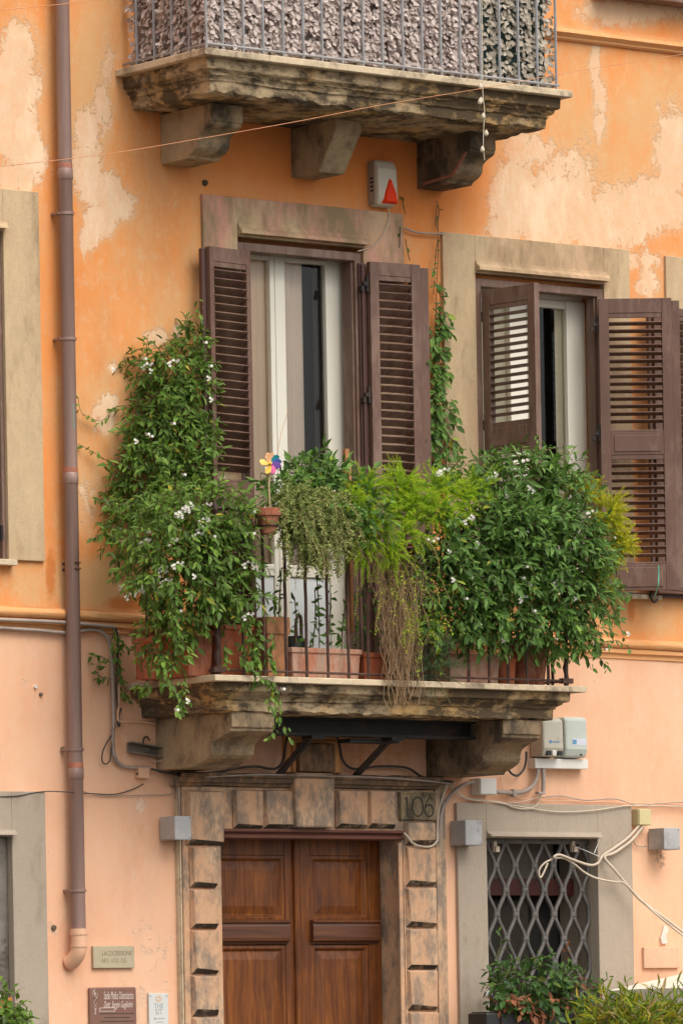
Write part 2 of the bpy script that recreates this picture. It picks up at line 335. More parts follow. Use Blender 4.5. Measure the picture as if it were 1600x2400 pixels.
# ------------------------------------------------------------------ the street (below the frame)
g = MB(); g.add([(-60, -80, 0), (70, -80, 0), (70, 6, 0), (-60, 6, 0)], [(0, 1, 2, 3)])
g.build('street', 'street_stone', None, (0, 0, 0), kind='structure')
g = MB(); g.box(-14, 16, 0.002, 1.5, .004, .13); g.build('pavement', 'street_stone', None, (0, -.75, 0), kind='structure', bevel=.02)

BLD = thing('building', 'orange and peach plastered facade with weathered stone balconies, brown louvred shutters and a wooden door', 'building', (0, 0, 0))

# heights and openings, metres
FLOOR = az(506, 1581, .88)                     # lower balcony floor
FWx0, FWx1 = ax(556, 800), ax(850, 800); FWz1 = (az(556, 553) + az(846, 583))/2; FWz0 = FLOOR - .02
W2x0, W2x1 = ax(1113, 900), ax(1414, 900); W2z1 = (az(1113, 640)+az(1410, 667))/2; W2z0 = az(1460, 1393)
W0x1 = ax(9, 900); W0x0 = W0x1 - 1.0; W0z1 = az(4, 542); W0z0 = az(20, 1313)
W4x0, W4x1 = ax(1136, 2150), ax(1403, 2150, .03); W4z1 = az(1250, 1966); W4z0 = az(1250, 2440)
W5x1 = ax(24, 2100); W5x0 = W5x1 - 1.05; W5z1 = az(8, 1962); W5z0 = W4z0
DRx0, DRx1 = ax(521, 2150, .05), ax(893, 2150, -.15); DRz1 = az(700, 1966, .05)
STl, STr = az(0, 1449), az(1600, 1531); Xl, Xr = ax(0, 1449), ax(1600, 1531)
def string_z(x): return STl + (STr-STl)*(x-Xl)/(Xr-Xl)
SPLIT = (STl+STr)/2

def wall(name, mat, holes, z0, z1, masks, label):
    X0, X1 = -7.0, 8.0
    xs = set(np.round(np.concatenate([np.arange(X0, -3.0, .5), np.arange(-3.0, 3.3, .028), np.arange(3.3, X1+.01, .5)]), 4))
    zs = set(np.round(np.concatenate([np.arange(z0, z1, .03), [z0, z1]]), 4)) if z1 < 11 else set(np.round(np.concatenate([np.arange(z0, 8.0, .03), np.arange(8, z1+.01, .4)]), 4))
    for a, b, c, d in holes: xs |= {a, b}; zs |= {max(c, z0), min(d, z1)}
    lim = lambda c, d: (max(c, z0), min(d, z1))
    xs = np.array(sorted(xs)); zs = np.array(sorted(zs)); nx, nz = len(xs), len(zs)
    XX, ZZ = np.meshgrid(xs, zs); P = np.stack([XX.ravel(), np.zeros(nx*nz), ZZ.ravel()], 1)
    wob = (fbm(P[:, 0]*1.5+20, P[:, 2]*1.5+3, 5)-.5)*.012; P[:, 1] = wob.ravel()*1.0 - .0
    ii, jj = np.meshgrid(np.arange(nx-1), np.arange(nz-1)); cx = (xs[ii]+xs[ii+1])/2; cz = (zs[jj]+zs[jj+1])/2
    keep = np.ones(cx.shape, bool)
    for a, b, c, d in holes: keep &= ~((cx > a) & (cx < b) & (cz > c) & (cz < d))
    ii, jj = ii[keep], jj[keep]; q = np.stack([jj*nx+ii, jj*nx+ii+1, (jj+1)*nx+ii+1, (jj+1)*nx+ii], 1)
    me = bpy.data.meshes.new(name); me.from_pydata(P, [], q.tolist()); me.update(); me.materials.append(MT[mat])
    for p in me.polygons: p.use_smooth = True
    px, py = proj(P)
    for key, bl in masks.items():
        m = np.zeros(len(P))
        for bx, by, rx, ry, s in bl:
            r2 = np.sqrt(((px-bx)/rx)**2 + ((py-by)/ry)**2); m = np.maximum(m, s*np.clip(1.55-r2*.95, 0, 1))
        at_ = me.attributes.new(key, 'FLOAT', 'POINT'); at_.data.foreach_set('value', m.astype(np.float32))
    o = place(name, me, BLD, (0, 0, 0), label=label)
    for a, b, c, d in holes:                   # reveals of the openings
        if z0 < 1 and d > z1-.01: continue
        r = MB(); dp = .34
        r.box(a-.05, a-.0005, -dp, -.004, c, d); r.box(b+.0005, b+.05, -dp, -.004, c, d); r.box(a-.05, b+.05, -dp, -.004, d+.0005, d+.05)
        if c > z0+.3: r.box(a-.05, b+.05, -dp, -.004, c-.05, c-.0005)
        r.build('reveal', mat if z0 > 1 else 'grey_surround', o)
    return o
peel_u = [(45, 110, 40, 55, 1), (55, 200, 38, 60, 1), (35, 300, 48, 80, 1), (60, 360, 45, 70, 1), (40, 420, 50, 45, .9), (15, 240, 30, 120, 1),
          (205, 300, 30, 45, .9), (240, 260, 22, 60, .75), (250, 160, 18, 60, .6), (205, 390, 34, 60, 1), (235, 440, 45, 40, 1), (275, 480, 38, 38, 1), (235, 520, 38, 36, 1), (205, 560, 22, 30, .9),
          (408, 470, 10, 14, .2), (370, 790, 24, 18, .95), (415, 780, 11, 22, .9), (242, 975, 30, 34, .9), (252, 945, 28, 22, .8), (205, 1170, 20, 60, .6), (262, 860, 12, 10, .9), (335, 850, 14, 14, .6),
          (1210, 470, 60, 70, 1), (1300, 490, 110, 80, 1), (1420, 520, 100, 70, 1), (1530, 480, 80, 60, 1), (1580, 360, 45, 100, 1), (1240, 350, 60, 45, .8), (1200, 420, 40, 60, .95),
          (1395, 140, 12, 90, .85), (1405, 260, 16, 70, .8), (1460, 30, 90, 32, .85), (1580, 20, 60, 30, .7), (1480, 600, 60, 12, .7), (1180, 540, 40, 30, .9), (1515, 665, 24, 30, .85), (1340, 400, 60, 60, .7), (1500, 610, 60, 22, .7)]
fade_u = [(230, 120, 40, 200, .7), (215, 250, 60, 200, .8), (1430, 330, 170, 150, .62), (1300, 270, 90, 80, .6), (1240, 330, 80, 60, .7), (1550, 250, 90, 120, .6), (250, 950, 70, 120, .6), (210, 1100, 40, 140, .6),
          (240, 1370, 130, 55, 1), (90, 1370, 70, 50, .7), (300, 560, 60, 120, .45), (460, 620, 50, 120, .4), (420, 740, 60, 80, .5), (1500, 1440, 140, 60, .55), (290, 1480, 60, 60, .5)]
rust_u = [(118, 1350, 14, 70, .8), (300, 1415, 60, 18, .8), (1480, 1420, 12, 50, .7), (330, 1390, 40, 30, .7), (100, 600, 14, 500, .35), (1500, 640, 10, 60, .4)]
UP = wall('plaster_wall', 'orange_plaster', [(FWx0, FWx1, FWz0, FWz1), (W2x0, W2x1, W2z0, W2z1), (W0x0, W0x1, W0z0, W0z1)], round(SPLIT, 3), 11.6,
          dict(peel=peel_u, fade=fade_u, rust=rust_u, shade_deep_tone=[(800, 340, 330, 120, 1), (560, 330, 150, 110, .8), (1000, 420, 140, 120, .9), (118, 800, 16, 600, .5), (1000, 700, 40, 200, .4)], soot=[(1460, 60, 3, 60, .5), (100, 1330, 4, 40, .5)]), 'peeling orange plaster of the upper storeys, worn to pale patches')
LO = wall('plaster_wall', 'peach_plaster', [(W4x0, W4x1, W4z0, W4z1), (W5x0, W5x1, W5z0, W5z1), (DRx0-.02, DRx1, -.1, DRz1), (FWx0, FWx1, FWz0, round(SPLIT, 3)+.001)], -.1, round(SPLIT, 3),
          dict(peel=[(1512, 1600-1600, 1, 1, 0), (330, 1888, 12, 22, .75), (125, 2178, 10, 14, .8), (60, 1600, 8, 8, .6), (345, 2300, 60, 200, .25)], fade=[(345, 2330, 50, 120, .5), (1500, 1640, 200, 90, .35), (90, 1520, 100, 40, .35)],
               soot=[(1545, 2020, 16, 26, .75), (1475, 1925, 6, 30, .5), (412, 1990, 5, 20, .6), (340, 1860, 6, 30, .5), (1235, 1862, 5, 12, .4)], rust=[(1360, 1830, 90, 30, .35), (300, 1700, 60, 120, .42), (860, 1760, 160, 60, .6), (330, 1930, 14, 60, .4)]), 'smooth peach plaster of the ground floor')
# roof edge of the wall so the box is closed from the side
b = MB(); b.box(-7, 8, -.5, -.36, 0, 11.6); b.build('backing_wall', 'dark_room', BLD)

def sweep_x(name, mat, prof, x0, x1, zf, parent, step=.06, jit=.002, label=None):
    n = max(2, int((x1-x0)/step)); m = len(prof); vs = []; fs = []
    for i in range(n+1):
        x = x0 + (x1-x0)*i/n
        for k, (d, z) in enumerate(prof):
            e = (fbm(np.array([x*7.0]), np.array([k*3.1+z*9]), 8)[0]-.5)*2*jit; vs.append((x, -(d+e*(d > 0)), zf(x)+z+e))
    for i in range(n):
        for k in range(m-1): fs.append((i*m+k, i*m+k+1, (i+1)*m+k+1, (i+1)*m+k))
    q = MB(); q.add(vs, fs); return q.build(name, mat, parent, smooth=False, label=label)
roll_p = [(0, .072), (.018, .072), (.018, .066)] + [(.018+.036*math.sin(a), .036+.030*math.cos(a)) for a in np.linspace(.15, math.pi-.15, 9)] + [(.018, .006), (.03, .004), (.03, -.022), (.012, -.03), (.012, -.055), (0, -.06)]
plaster('moulding_plaster', (.70, .30, .10), (.74, .37, .16), (.72, .5, .32), (.66, .36, .16), (.55, .16, .03))
sweep_x('string_course', 'moulding_plaster', roll_p, -7, FWx0-.001, string_z, BLD, jit=.003)
sweep_x('string_course', 'moulding_plaster', roll_p, FWx1+.001, 8, string_z, BLD, jit=.003)
u0, u1 = at(1310, 78), at(1600, 114)
sweep_x('string_course', 'moulding_plaster', [(0, .05), (.03, .05), (.03, .03), (.055, .018), (.06, 0), (.03, -.02), (.03, -.03), (.015, -.04), (0, -.04)], -7, 8, lambda x: u0.z+(u1.z-u0.z)*(x-u0.x)/(u1.x-u0.x), BLD, jit=.003)
b = MB(); b.box(ax(1385, 0), ax(1800, 0), .0, .14, az(1500, 6), az(1500, -28)); b.build('window_sill', 'mauve_shutter', BLD, bevel=.006, label='dark sill of the window above, at the top right corner')

# ------------------------------------------------------------------ window surrounds
def frame_panels(mb, X0, X1, Z0, Z1, hx0, hx1, hz1, d=.022):
    mb.box(X0, hx0, -.02, d, Z0, Z1); mb.box(hx1, X1, -.02, d, Z0, Z1); mb.box(hx0, hx1, -.02, d, hz1, Z1)
def surround(mat, X0, X1, Z0, Z1, hx0, hx1, hz1, label, lip=.075, d=.022):
    q = MB(); frame_panels(q, X0, X1, Z0, Z1, hx0, hx1, hz1+.0, d); o = q.build('window_surround', mat, BLD, bevel=.004, label=label)
    # ogee moulding above the opening
    pr = [(d+.001, lip), (d+.008, lip), (d+.012, lip*.75), (d+.040, lip*.45), (d+.044, lip*.2), (d+.006, .012), (d-.03, 0)]
    n = len(pr); vs = []
    for x, s in ((hx0+.001, 0), (hx1+lip*.55, 1)):
        vs += [(x + (-(lip*.0) if not s else z*.6-lip*.6), -dd, hz1+z) for dd, z in pr]
    m = MB(); m.add(vs, [(i, i+1, n+i+1, n+i) for i in range(n-1)] + [tuple(range(n)), tuple(range(n, 2*n))]); m.build('hood_moulding', mat, o)
    return o
surround('tan_surround_pink', ax(479, 700, .02), ax(948, 700, .02), FWz0+.25, (az(478, 457)+az(930, 499))/2, FWx0, FWx1, FWz1, 'faded tan band with pinkish patches round the tall window')
surround('tan_surround', ax(1041, 800, .02), ax(1475, 650, .02), W2z0-.02, (az(1040, 543)+az(1560, 596))/2, W2x0, W2x1, W2z1, 'plain tan band round the window with the half-open shutter')
surround('tan_surround', W0x0-.3, ax(98, 900, .02), W0z0, az(50, 447), W0x0, W0x1, W0z1, 'tan band beside the window at the left edge', .05)
q = MB(); q.box(ax(1560, 640, .02), 3.6, -.02, .022, W2z0, az(1580, 602)); q.build('window_surround', 'tan_surround', BLD, bevel=.004, label='tan band cut by the right edge')
surround('grey_surround', ax(1074, 2100, .03), ax(1484, 2150, .03), -.05, (az(1073, 1881.5)+az(1480, 1890))/2, W4x0, W4x1, W4z1, 'smooth grey stone frame round the grilled window', .04, .03)
surround('grey_surround', W5x0-.3, ax(110, 2100, .03), -.05, az(60, 1856), W5x0, W5x1, W5z1, 'grey stone frame at the left edge of the ground floor', .04, .03)
b = MB(); b.box(W0x0-.1, ax(42, 1318, .06), 0, .06, az(20, 1327), az(20, 1313)); b.build('window_sill', 'slab_stone', BLD, bevel=.004)
b = MB(); b.box(W2x0-.06, W2x1+.4, .023, .06, W2z0-.03, W2z0-.002); b.build('window_sill', 'slab_stone', BLD, bevel=.004)

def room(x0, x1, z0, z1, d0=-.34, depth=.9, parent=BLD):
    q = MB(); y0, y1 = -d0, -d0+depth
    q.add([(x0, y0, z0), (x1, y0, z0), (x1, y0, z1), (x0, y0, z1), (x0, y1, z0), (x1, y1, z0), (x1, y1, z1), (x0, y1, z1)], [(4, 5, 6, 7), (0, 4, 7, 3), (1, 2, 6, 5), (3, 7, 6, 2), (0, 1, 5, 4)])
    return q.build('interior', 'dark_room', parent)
def curtain(x0, x1, z0, z1, d, mat, parent, amp=.018, folds=6, seed=0):
    n = max(8, folds*6); vs = []
    for i in range(n+1):
        x = x0+(x1-x0)*i/n; y = -d + amp*math.sin(i/n*folds*2*math.pi+seed) + amp*.4*math.sin(i*1.7+seed)
        vs += [(x, y, z0), (x, y, z1)]
    q = MB(); q.add(vs, [(2*i, 2*i+2, 2*i+3, 2*i+1) for i in range(n)]); return q.build('curtain', mat, parent, smooth=True)

# ------------------------------------------------------------------ tall balcony window
def fx(px, d, py=900): return ax(px, py, d)
DF = -.14                                     # plane of the white casement
win = MB(); zt = az(690, 592, DF); r0, r1 = fx(575, DF)-.1, FWx1-.004
zg = az(690, 614, DF); zlow = az(720, 1346, DF)
mid = fx(648, DF)
win.box(r0-.0, r1, DF-.05, DF-.012, zt, FWz1-.004)                                      # fixed head
for a, c in ((r0, mid-.0015), (mid+.0015, r1)):
    a2, c2 = (a+.045, c-.035) if a == r0 else (fx(672, DF), fx(767, DF))
    win.box(a, a2, DF-.05, DF, FWz0, zt-.002); win.box(c2, c, DF-.05, DF, FWz0, zt-.002)
    win.box(a2, c2, DF-.05, DF-.001, zg, zt-.002); win.box(a2, c2, DF-.05, DF-.001, zlow-.02, zlow+.05); win.box(a2, c2, DF-.05, DF-.001, FWz0, FWz0+.10)
wo_ = win.build('window', 'white_frame', BLD, bevel=.005, label='white casement of the tall balcony window, curtains half drawn')
gl = MB()
for a2, c2 in ((r0+.045, mid-.0365), (fx(672, DF), fx(767, DF))): gl.add([(a2, -DF+.03, zlow+.05), (c2, -DF+.03, zlow+.05), (c2, -DF+.03, zg), (a2, -DF+.03, zg)], [(0, 1, 2, 3)])
gl.build('pane', 'window_glass', wo_)
pn = MB()
for a2, c2 in ((r0+.045, mid-.0365), (fx(672, DF), fx(767, DF))): pn.box(a2, c2, DF-.035, DF-.012, FWz0+.10, zlow-.02)
pn.build('door_panel', 'white_panel', wo_, bevel=.006)
curtain(r0-.02, mid+.01, FWz0, zg+.1, DF-.05, 'curtain_beige', wo_, .006, 5)
curtain(mid+.01, fx(713, DF-.06), FWz0, zg+.1, DF-.06, 'curtain_pink', wo_, .008, 3, 1)
curtain(fx(742, DF-.12), fx(800, DF-.12), FWz0, zg+.1, DF-.12, 'curtain_grey', wo_, .02, 3, 2)
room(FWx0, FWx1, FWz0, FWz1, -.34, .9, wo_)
def shutter_frame(x0, x1, z0, z1, d0, d1, w, mat, label=None):
    q = MB(); q.box(x0, x0+w, d0, d1, z0, z1); q.box(x1-w, x1, d0, d1, z0, z1); q.box(x0+w, x1-w, d0, d1, z1-w*1.05, z1)
    q.box(x0+w, x0+w+.012, d0, d1-.02, z0, z1-w); q.box(x1-w-.014, x1-w, d0, d1-.018, z0, z1-w)
    return q.build('shutter_frame', mat, BLD, bevel=.004, label=label)
shutter_frame(FWx0+.006, FWx1-.012, FWz0+.03, FWz1-.03, -.10, .012, .048, 'mauve_shutter')

def shutter(hx, hd, ang, w, z0, z1, panels, mat, side=1, tilt=-1, slat_d=.052, pitch=.05, lip=.055, th=.042, hinges=(), label=None, stile=.062, slat_ang=42):
    """side=+1: the leaf runs to the right of its hinge. ang: turn away from the facade towards the street."""
    ux, uy = side*math.cos(ang), -math.sin(ang); n = (-uy*side*-1, 0)
    nx, ny = (-math.sin(ang)*side, -math.cos(ang))
    def T(s, t, z): return (hx+ux*s+nx*t, -hd+uy*s+ny*t, z)
    def bx(mb, s0, s1, t0, t1, a, b):
        mb.add([T(s0, t0, a), T(s1, t0, a), T(s1, t1, a), T(s0, t1, a), T(s0, t0, b), T(s1, t0, b), T(s1, t1, b), T(s0, t1, b)], [(0, 3, 2, 1), (4, 5, 6, 7), (0, 1, 5, 4), (1, 2, 6, 5), (2, 3, 7, 6), (3, 0, 4, 7)])
    f = MB(); wi = w-lip
    bx(f, 0, stile, 0, th, z0, z1); bx(f, wi-stile, wi, 0, th, z0, z1)
    if lip: bx(f, wi+.001, w, 0, th*.55, z0+.012, z1-.014)
    edges = [z1]; 
    for a, b in panels: edges += [b, a]
    edges.append(z0)
    for k in range(0, len(edges), 2):
        hi, lo = edges[k], edges[k+1]; bx(f, stile, wi-stile, .001, th-.001, lo, hi)
        if k and hi-lo > .12: bx(f, stile+.02, wi-stile-.02, th-.001, th+.004, lo+.02, hi-.02)
    for a, b in panels:                        # beads round the louvre field
        bx(f, stile, wi-stile, th-.016, th-.004, b-.03, b-.0005); bx(f, stile, wi-stile, th-.016, th-.004, a+.0005, a+.014)
    fo = f.build('shutter', mat, BLD, bevel=.003, label=label)
    sl_ = None
    for a, b in panels:
        n_ = int((b-a-.05)/pitch); ta = rad(slat_ang)*tilt
        for k in range(n_):
            zc = b-.045-pitch*(k+.4); 
            if sl_ is None:
                q = MB(); dt, dz = slat_d/2*math.cos(ta), slat_d/2*math.sin(ta); tt, tz = .0035*math.sin(ta), -.0035*math.cos(ta)
                ring = [(th/2-dt+tt, -dz+tz), (th/2+dt+tt, dz+tz), (th/2+dt+.002, dz), (th/2+dt-tt, dz-tz), (th/2-dt-tt, -dz-tz)]
                q.prism([(r_, z_) for r_, z_ in ring], lambda r_, z_: T(stile-.004, r_, zc+z_), lambda r_, z_: T(wi-stile+.004, r_, zc+z_))
                sl_ = q.build('slat', mat, fo, org=T(wi/2, th/2, zc))
            else: clone(sl_, fo, T(wi/2, th/2, zc))
    for hz in hinges:
        h = MB(); bx(h, -.035, .012, th*.2, th*.7, hz-.012, hz+.012); c_ = T(-.006, th*.5, hz); h.tube([(c_[0], c_[1], hz-.05), (c_[0], c_[1], hz+.05)], .011, 8); bx(h, -.05, -.03, -.01, th*.6, hz-.045, hz-.015)
        h.build('hinge', 'black_iron', fo)
    return fo
FSz1 = az(585, 590, .06); FSz0 = FLOOR+.05
shutter(fx(585, .07), .05, rad(8), .335, FSz0, FSz1, [(az(540, 1130, .1), FSz1-.085), (FSz0+.12, az(540, 1165, .1)-.13)], 'brown_shutter', -1, +1, pitch=.0492, lip=.0, slat_ang=34, slat_d=.060, hinges=(), label='left leaf of the tall window, louvres dark, folded back over the climber', stile=.035)
l_ = MB(); ex, ed = fx(585, .07)-math.cos(rad(8))*.335, .05+math.sin(rad(8))*.335
l_.box(ex-.030, ex-.002, ed-.02, ed+.012, FSz0+.01, FSz1-.01); l_.build('shutter_edge', 'dark_shutter', BLD, bevel=.004)
shutter(fx(864, .05), .045, rad(6), .425, FSz0, FSz1+.005, [(FSz0+1.0, FSz1-.075), (FSz0+.12, FSz0+.86)], 'brown_shutter', 1, +1, pitch=.0505, lip=.07, hinges=(az(850, 668), az(850, 928)), label='right leaf of the tall window, folded back beside the wall vine')
l_ = MB(); l_.box(fx(846, .03), fx(862, .03), -.03, .03, FSz0, FSz1); l_.box(fx(853, .05), fx(862, .05), .031, .05, FSz0, FSz1-.01); l_.build('shutter_edge', 'dark_shutter', BLD, bevel=.004)

# ------------------------------------------------------------------ right window with one leaf swung out
D2 = -.15
w2 = MB(); zt2 = az(1340, 706, D2); xr2 = W2x1-.01
w2.box(fx(1330, D2), xr2, D2-.05, D2, W2z0, zt2); w2.box(W2x0+.01, W2x0+.07, D2-.05, D2, W2z0, zt2); w2.box(W2x0+.07, fx(1330, D2), D2-.05, D2-.012, zt2-.05, zt2); w2.box(W2x0+.07, fx(1330, D2), D2-.05, D2-.012, W2z0, W2z0+.08)
w2.box(W2x0+.01, xr2, D2-.05, D2-.014, zt2+.001, W2z1-.004); w2.box(fx(1196, D2), fx(1236, D2), D2-.05, D2+.002, W2z0, zt2-.001)
w2o = w2.build('window', 'white_frame', BLD, bevel=.005, label='white casement with cream curtain behind the swung-out shutter')
gl = MB(); gl.add([(W2x0+.07, -D2+.03, W2z0+.08), (fx(1330, D2), -D2+.03, W2z0+.08), (fx(1330, D2), -D2+.03, zt2-.05), (W2x0+.07, -D2+.03, zt2-.05)], [(0, 1, 2, 3)]); gl.build('pane', 'window_glass', w2o)
curtain(fx(1290, D2-.1), fx(1335, D2-.1), W2z0, zt2-.02, D2-.055, 'curtain_cream', w2o, .006, 2)
curtain(W2x0+.05, fx(1250, D2-.1), W2z0, zt2-.02, D2-.05, 'curtain_cream', w2o, .008, 5)
room(W2x0, W2x1, W2z0, W2z1, -.34, .9, w2o)
shutter_frame(W2x0+.004, W2x1-.004, W2z0+.01, W2z1-.03, -.08, .012, .046, 'mauve_shutter')
S2z1 = az(1133, 681, .03); S2z0 = W2z0-.01; m2 = az(1180, 990, .25)
shutter(fx(1128, .0)+.035, .02, rad(85), .45, S2z0, S2z1, [(m2, S2z1-.095), (S2z0+.13, m2-.15)], 'mauve_shutter', 1, +1, pitch=.0465, lip=.0, slat_ang=12, slat_d=.042, hinges=(az(1122, 735), az(1124, 990)), label='half-open leaf swung straight out from the right window')
S3z1 = az(1405, 706, .06)+.012
m3 = az(1480, 1012, .2)
shutter(fx(1404, .05), .05, rad(36), .50, az(1420, 1386, .06), S3z1, [(m3, S3z1-.09), (az(1420, 1386, .06)+.16, m3-.14)], 'brown_shutter', 1, +1, pitch=.0463, lip=.05, slat_ang=22, slat_d=.040, hinges=(az(1394, 763), az(1396, 1018)), label='open leaf of the right window, daylight through its louvres')
shutter(ax(1512, 1000, .06)+.55, .03, rad(5), .55, az(1590, 1392, .1), az(1590, 722, .1), [(az(1590, 1330, .1), az(1590, 740, .1))], 'brown_shutter', -1, +1, pitch=.048, lip=.03, slat_ang=48, slat_d=.06, label='leaf of the next window, cut by the right edge')
# window at the left edge
sw = MB(); sw.box(W0x0, W0x1-.001, -.09, -.03, W0z0, W0z1); sw.box(ax(0, 900, 0), W0x1-.002, -.03, .0, W0z0, W0z1-.01); swo = sw.build('shutter', 'mauve_shutter', BLD, bevel=.006, label='sliver of a shutter at the left edge')
h = MB(); h.box(ax(2, 1250, .02), ax(7, 1250, .02), .0, .025, az(4, 1268), az(4, 1232)); h.build('hinge', 'black_iron', swo)

# ------------------------------------------------------------------ balconies
def ring(name, mat, xL, xR, dF, prof, parent, jit, cap=True, smooth=False, step=.035, chamf=.0, label=None):
    loops = []; 
    for ins, z, j in prof:
        a, b, dd = xL+ins, xR-ins, dF-ins; c = chamf
        pts = [(a, 0), (a, dd-c), (a+c, dd), (b-c, dd), (b, dd-c), (b, 0)] if c else [(a, 0), (a, dd), (b, dd), (b, 0)]
        lp = []
        for (x0, d0), (x1, d1) in zip(pts[:-1], pts[1:]):
            L0 = math.hypot((xR-xL) if abs(d1-d0) < 1e-6 else 0, dF if abs(x1-x0) < 1e-6 else 0) or .05
            n = max(1, int(L0/step))
            lp += [(x0+(x1-x0)*k/n, d0+(d1-d0)*k/n, z, j) for k in range(n)]
        lp.append((*pts[-1], z, j)); loops.append(lp)
    m = len(loops[0]); vs = []
    for li, lp in enumerate(loops):
        for k, (x, d, z, j) in enumerate(lp):
            s = x*1.0 + d*1.0
            e = (fbm(np.array([s*9+d*5]), np.array([li*.9+z*4]), 3)[0]-.5)*2*j*jit; e2 = (fbm(np.array([s*16+3]), np.array([li*2.3]), 4)[0]-.5)*2*j*jit
            cx = 1 if x > (xL+xR)/2 else -1
            vs.append((x - (cx*max(0, e) if d < dF*.9 else 0), -(d-(max(0, e) if d > .01 else 0)), z+e2))
    fs = [(i*m+k, i*m+k+1, (i+1)*m+k+1, (i+1)*m+k) for i in range(len(loops)-1) for k in range(m-1)]
    if cap: fs += [tuple(range(m)), tuple(range((len(loops)-1)*m, len(loops)*m))]
    q = MB(); q.add(vs, fs); return q.build(name, mat, parent, smooth=smooth, label=label)
def console(x0, x1, dtop, dbot, z1, h, cap_h, mat, parent, curved=True, seed=0, label=None):
    P = [(0, z1), (dtop, z1), (dtop, z1-cap_h), (dtop-.012, z1-cap_h-.004), (dtop-.012, z1-cap_h-.02)]
    if curved:
        a, b = dtop-.03, dbot; zt_, zb_ = z1-cap_h-.03, z1-h+.015
        for t in np.linspace(0, 1, 11):
            s = t; dd = a-(a-b)*(.50*(1-(1-min(1, s*2.4))**2) + .06*s + .44*max(0, (s-.58)/.42)**2.4)
            P.append((dd, zt_+(zb_-zt_)*s))
    P += [(dbot-.01, z1-h), (0, z1-h)]
    nx = 5; R = np.random.RandomState(seed); q = MB(); vs = []; n = len(P)
    for i in range(nx+1):
        x = x0+(x1-x0)*i/nx
        for k, (d, z) in enumerate(P):
            e = 0 if d == 0 or k == 0 else R.uniform(-1, 1)*.004
            vs.append((x, -(d+e), z+e*.6))
    fs = [(i*n+k, i*n+(k+1) % n, (i+1)*n+(k+1) % n, (i+1)*n+k) for i in range(nx) for k in range(n)] + [tuple(range(n)), tuple(range(nx*n, nx*n+n))]
    q.add(vs, fs); return q.build('console', mat, parent, bevel=.005, label=label)

# lower balcony
LBd = .88; LBx0 = (ax(288, 1608, 0)+ax(506, 1581, LBd))/2; LBx1 = ax(1374, 1612, LBd)
zB = FLOOR-.036
lb = ring('balcony', 'balcony_stone', LBx0, LBx1, LBd, [(.045, zB, .2), (.047, zB-.045, .3), (.055, zB-.052, .6), (.075, zB-.056, .8), (.078, zB-.066, 1), (.09, zB-.07, 1), (.105, zB-.084, 1), (.108, zB-.094, .8), (.12, zB-.098, .8), (.122, zB-.155, 1.2), (.15, zB-.162, 1)], BLD, .014, chamf=.05, label='lower balcony of eroded stone above the door, overgrown with plants')
ring('floor_slab', 'slab_stone', LBx0, LBx1, LBd, [(.004, zB+.0005, .1), (0, zB+.004, .2), (0, FLOOR-.004, .2), (.004, FLOOR, .1)], lb, .006)
LCz = zB-.163
lc0 = ax(364, 1740, 0); lc1 = ax(997, 1760, 0); LCh = LCz - az(364, 1806, 0)
console(lc0, lc0+.305, .74, .40, LCz, LCh, .085, 'console_stone', lb, seed=1)
console(lc1, lc1+.29, .735, .40, LCz, LCh+.01, .085, 'console_stained', lb, seed=2)
# steel bracing under the lower balcony
st = MB(); sx0, sx1 = lc0+.306, lc1-.001
st.box(sx0, sx1, .36, .48, LCz-.105, LCz-.09); st.box(sx0, sx1, .36, .48, LCz-.012, LCz-.002); st.box(sx0, sx1, .41, .43, LCz-.09, LCz-.012)
for px_, pz in ((640, 1832), (825, 1828)):
    xw = ax(px_, pz, .06); zw = az(px_, pz, .06)
    st.prism([(-.028, 0), (.028, 0), (.028, .012), (-.028, .012)], lambda a, b: (xw+a, -.05-b*1.2, zw), lambda a, b: (xw+a, -.43-b*1.2, LCz-.106))
    st.prism([(-.006, -.012), (.006, -.012), (.006, .03), (-.006, .03)], lambda a, b: (xw+a, -.05-b, zw+.01), lambda a, b: (xw+a, -.43-b, LCz-.104))
    st.box(xw-.03, xw+.03, .002, .05, zw-.035, zw+.015); st.box(xw-.045, xw+.045, .40, .50, LCz-.125, LCz-.106)
st.box(ax(815, 1718, .4), ax(930, 1718, .4), .3, .42, LCz-.135, LCz-.112)
st.build('steel_brace', 'black_iron', lb)
# lower railing
def railing(parent, mat, x0, x1, dF, z0, z1, xs, ds, r, foot=None, posts=(), mats=None):
    fr = MB()
    for zz, rr in ((z0+.035, .008), (z1, .013)):
        fr.tube([(x0, -.01, zz), (x0, -dF, zz), (x1, -dF, zz), (x1, -.01, zz)], rr, 6)
    fr.build('railing', mat, parent); fo = parent
    q = None
    for x, d in [(x, dF) for x in xs] + [(x0, d) for d in ds] + [(x1, d) for d in ds]:
        if q is None:
            m = MB(); n = 14; m.tube([(x+.0015*math.sin(k*2.1), -d+.0015*math.cos(k*1.7), z0+(z1-z0)*k/n) for k in range(n+1)], r, 6); q = m.build('baluster', mat, fo)
        else: clone(q, fo, (x, -d, (z0+z1)/2))
    for x in posts:
        m = MB(); n = 26; m.tube([(x+.004*math.sin(k*1.9), -dF+.004*math.cos(k*1.9), z0+(z1+.03-z0)*k/n) for k in range(n+1)], [r*1.5*(1+.18*math.sin(k*2.6)) for k in range(n+1)], 7); m.box(x-.04, x+.04, dF-.02, dF+.02, z0+.02, z0+.05); m.build('post', mat, fo)
    return fo
RLd = LBd-.085; RLx0, RLx1 = LBx0+.085, LBx1-.085
RLz1 = FLOOR+.95
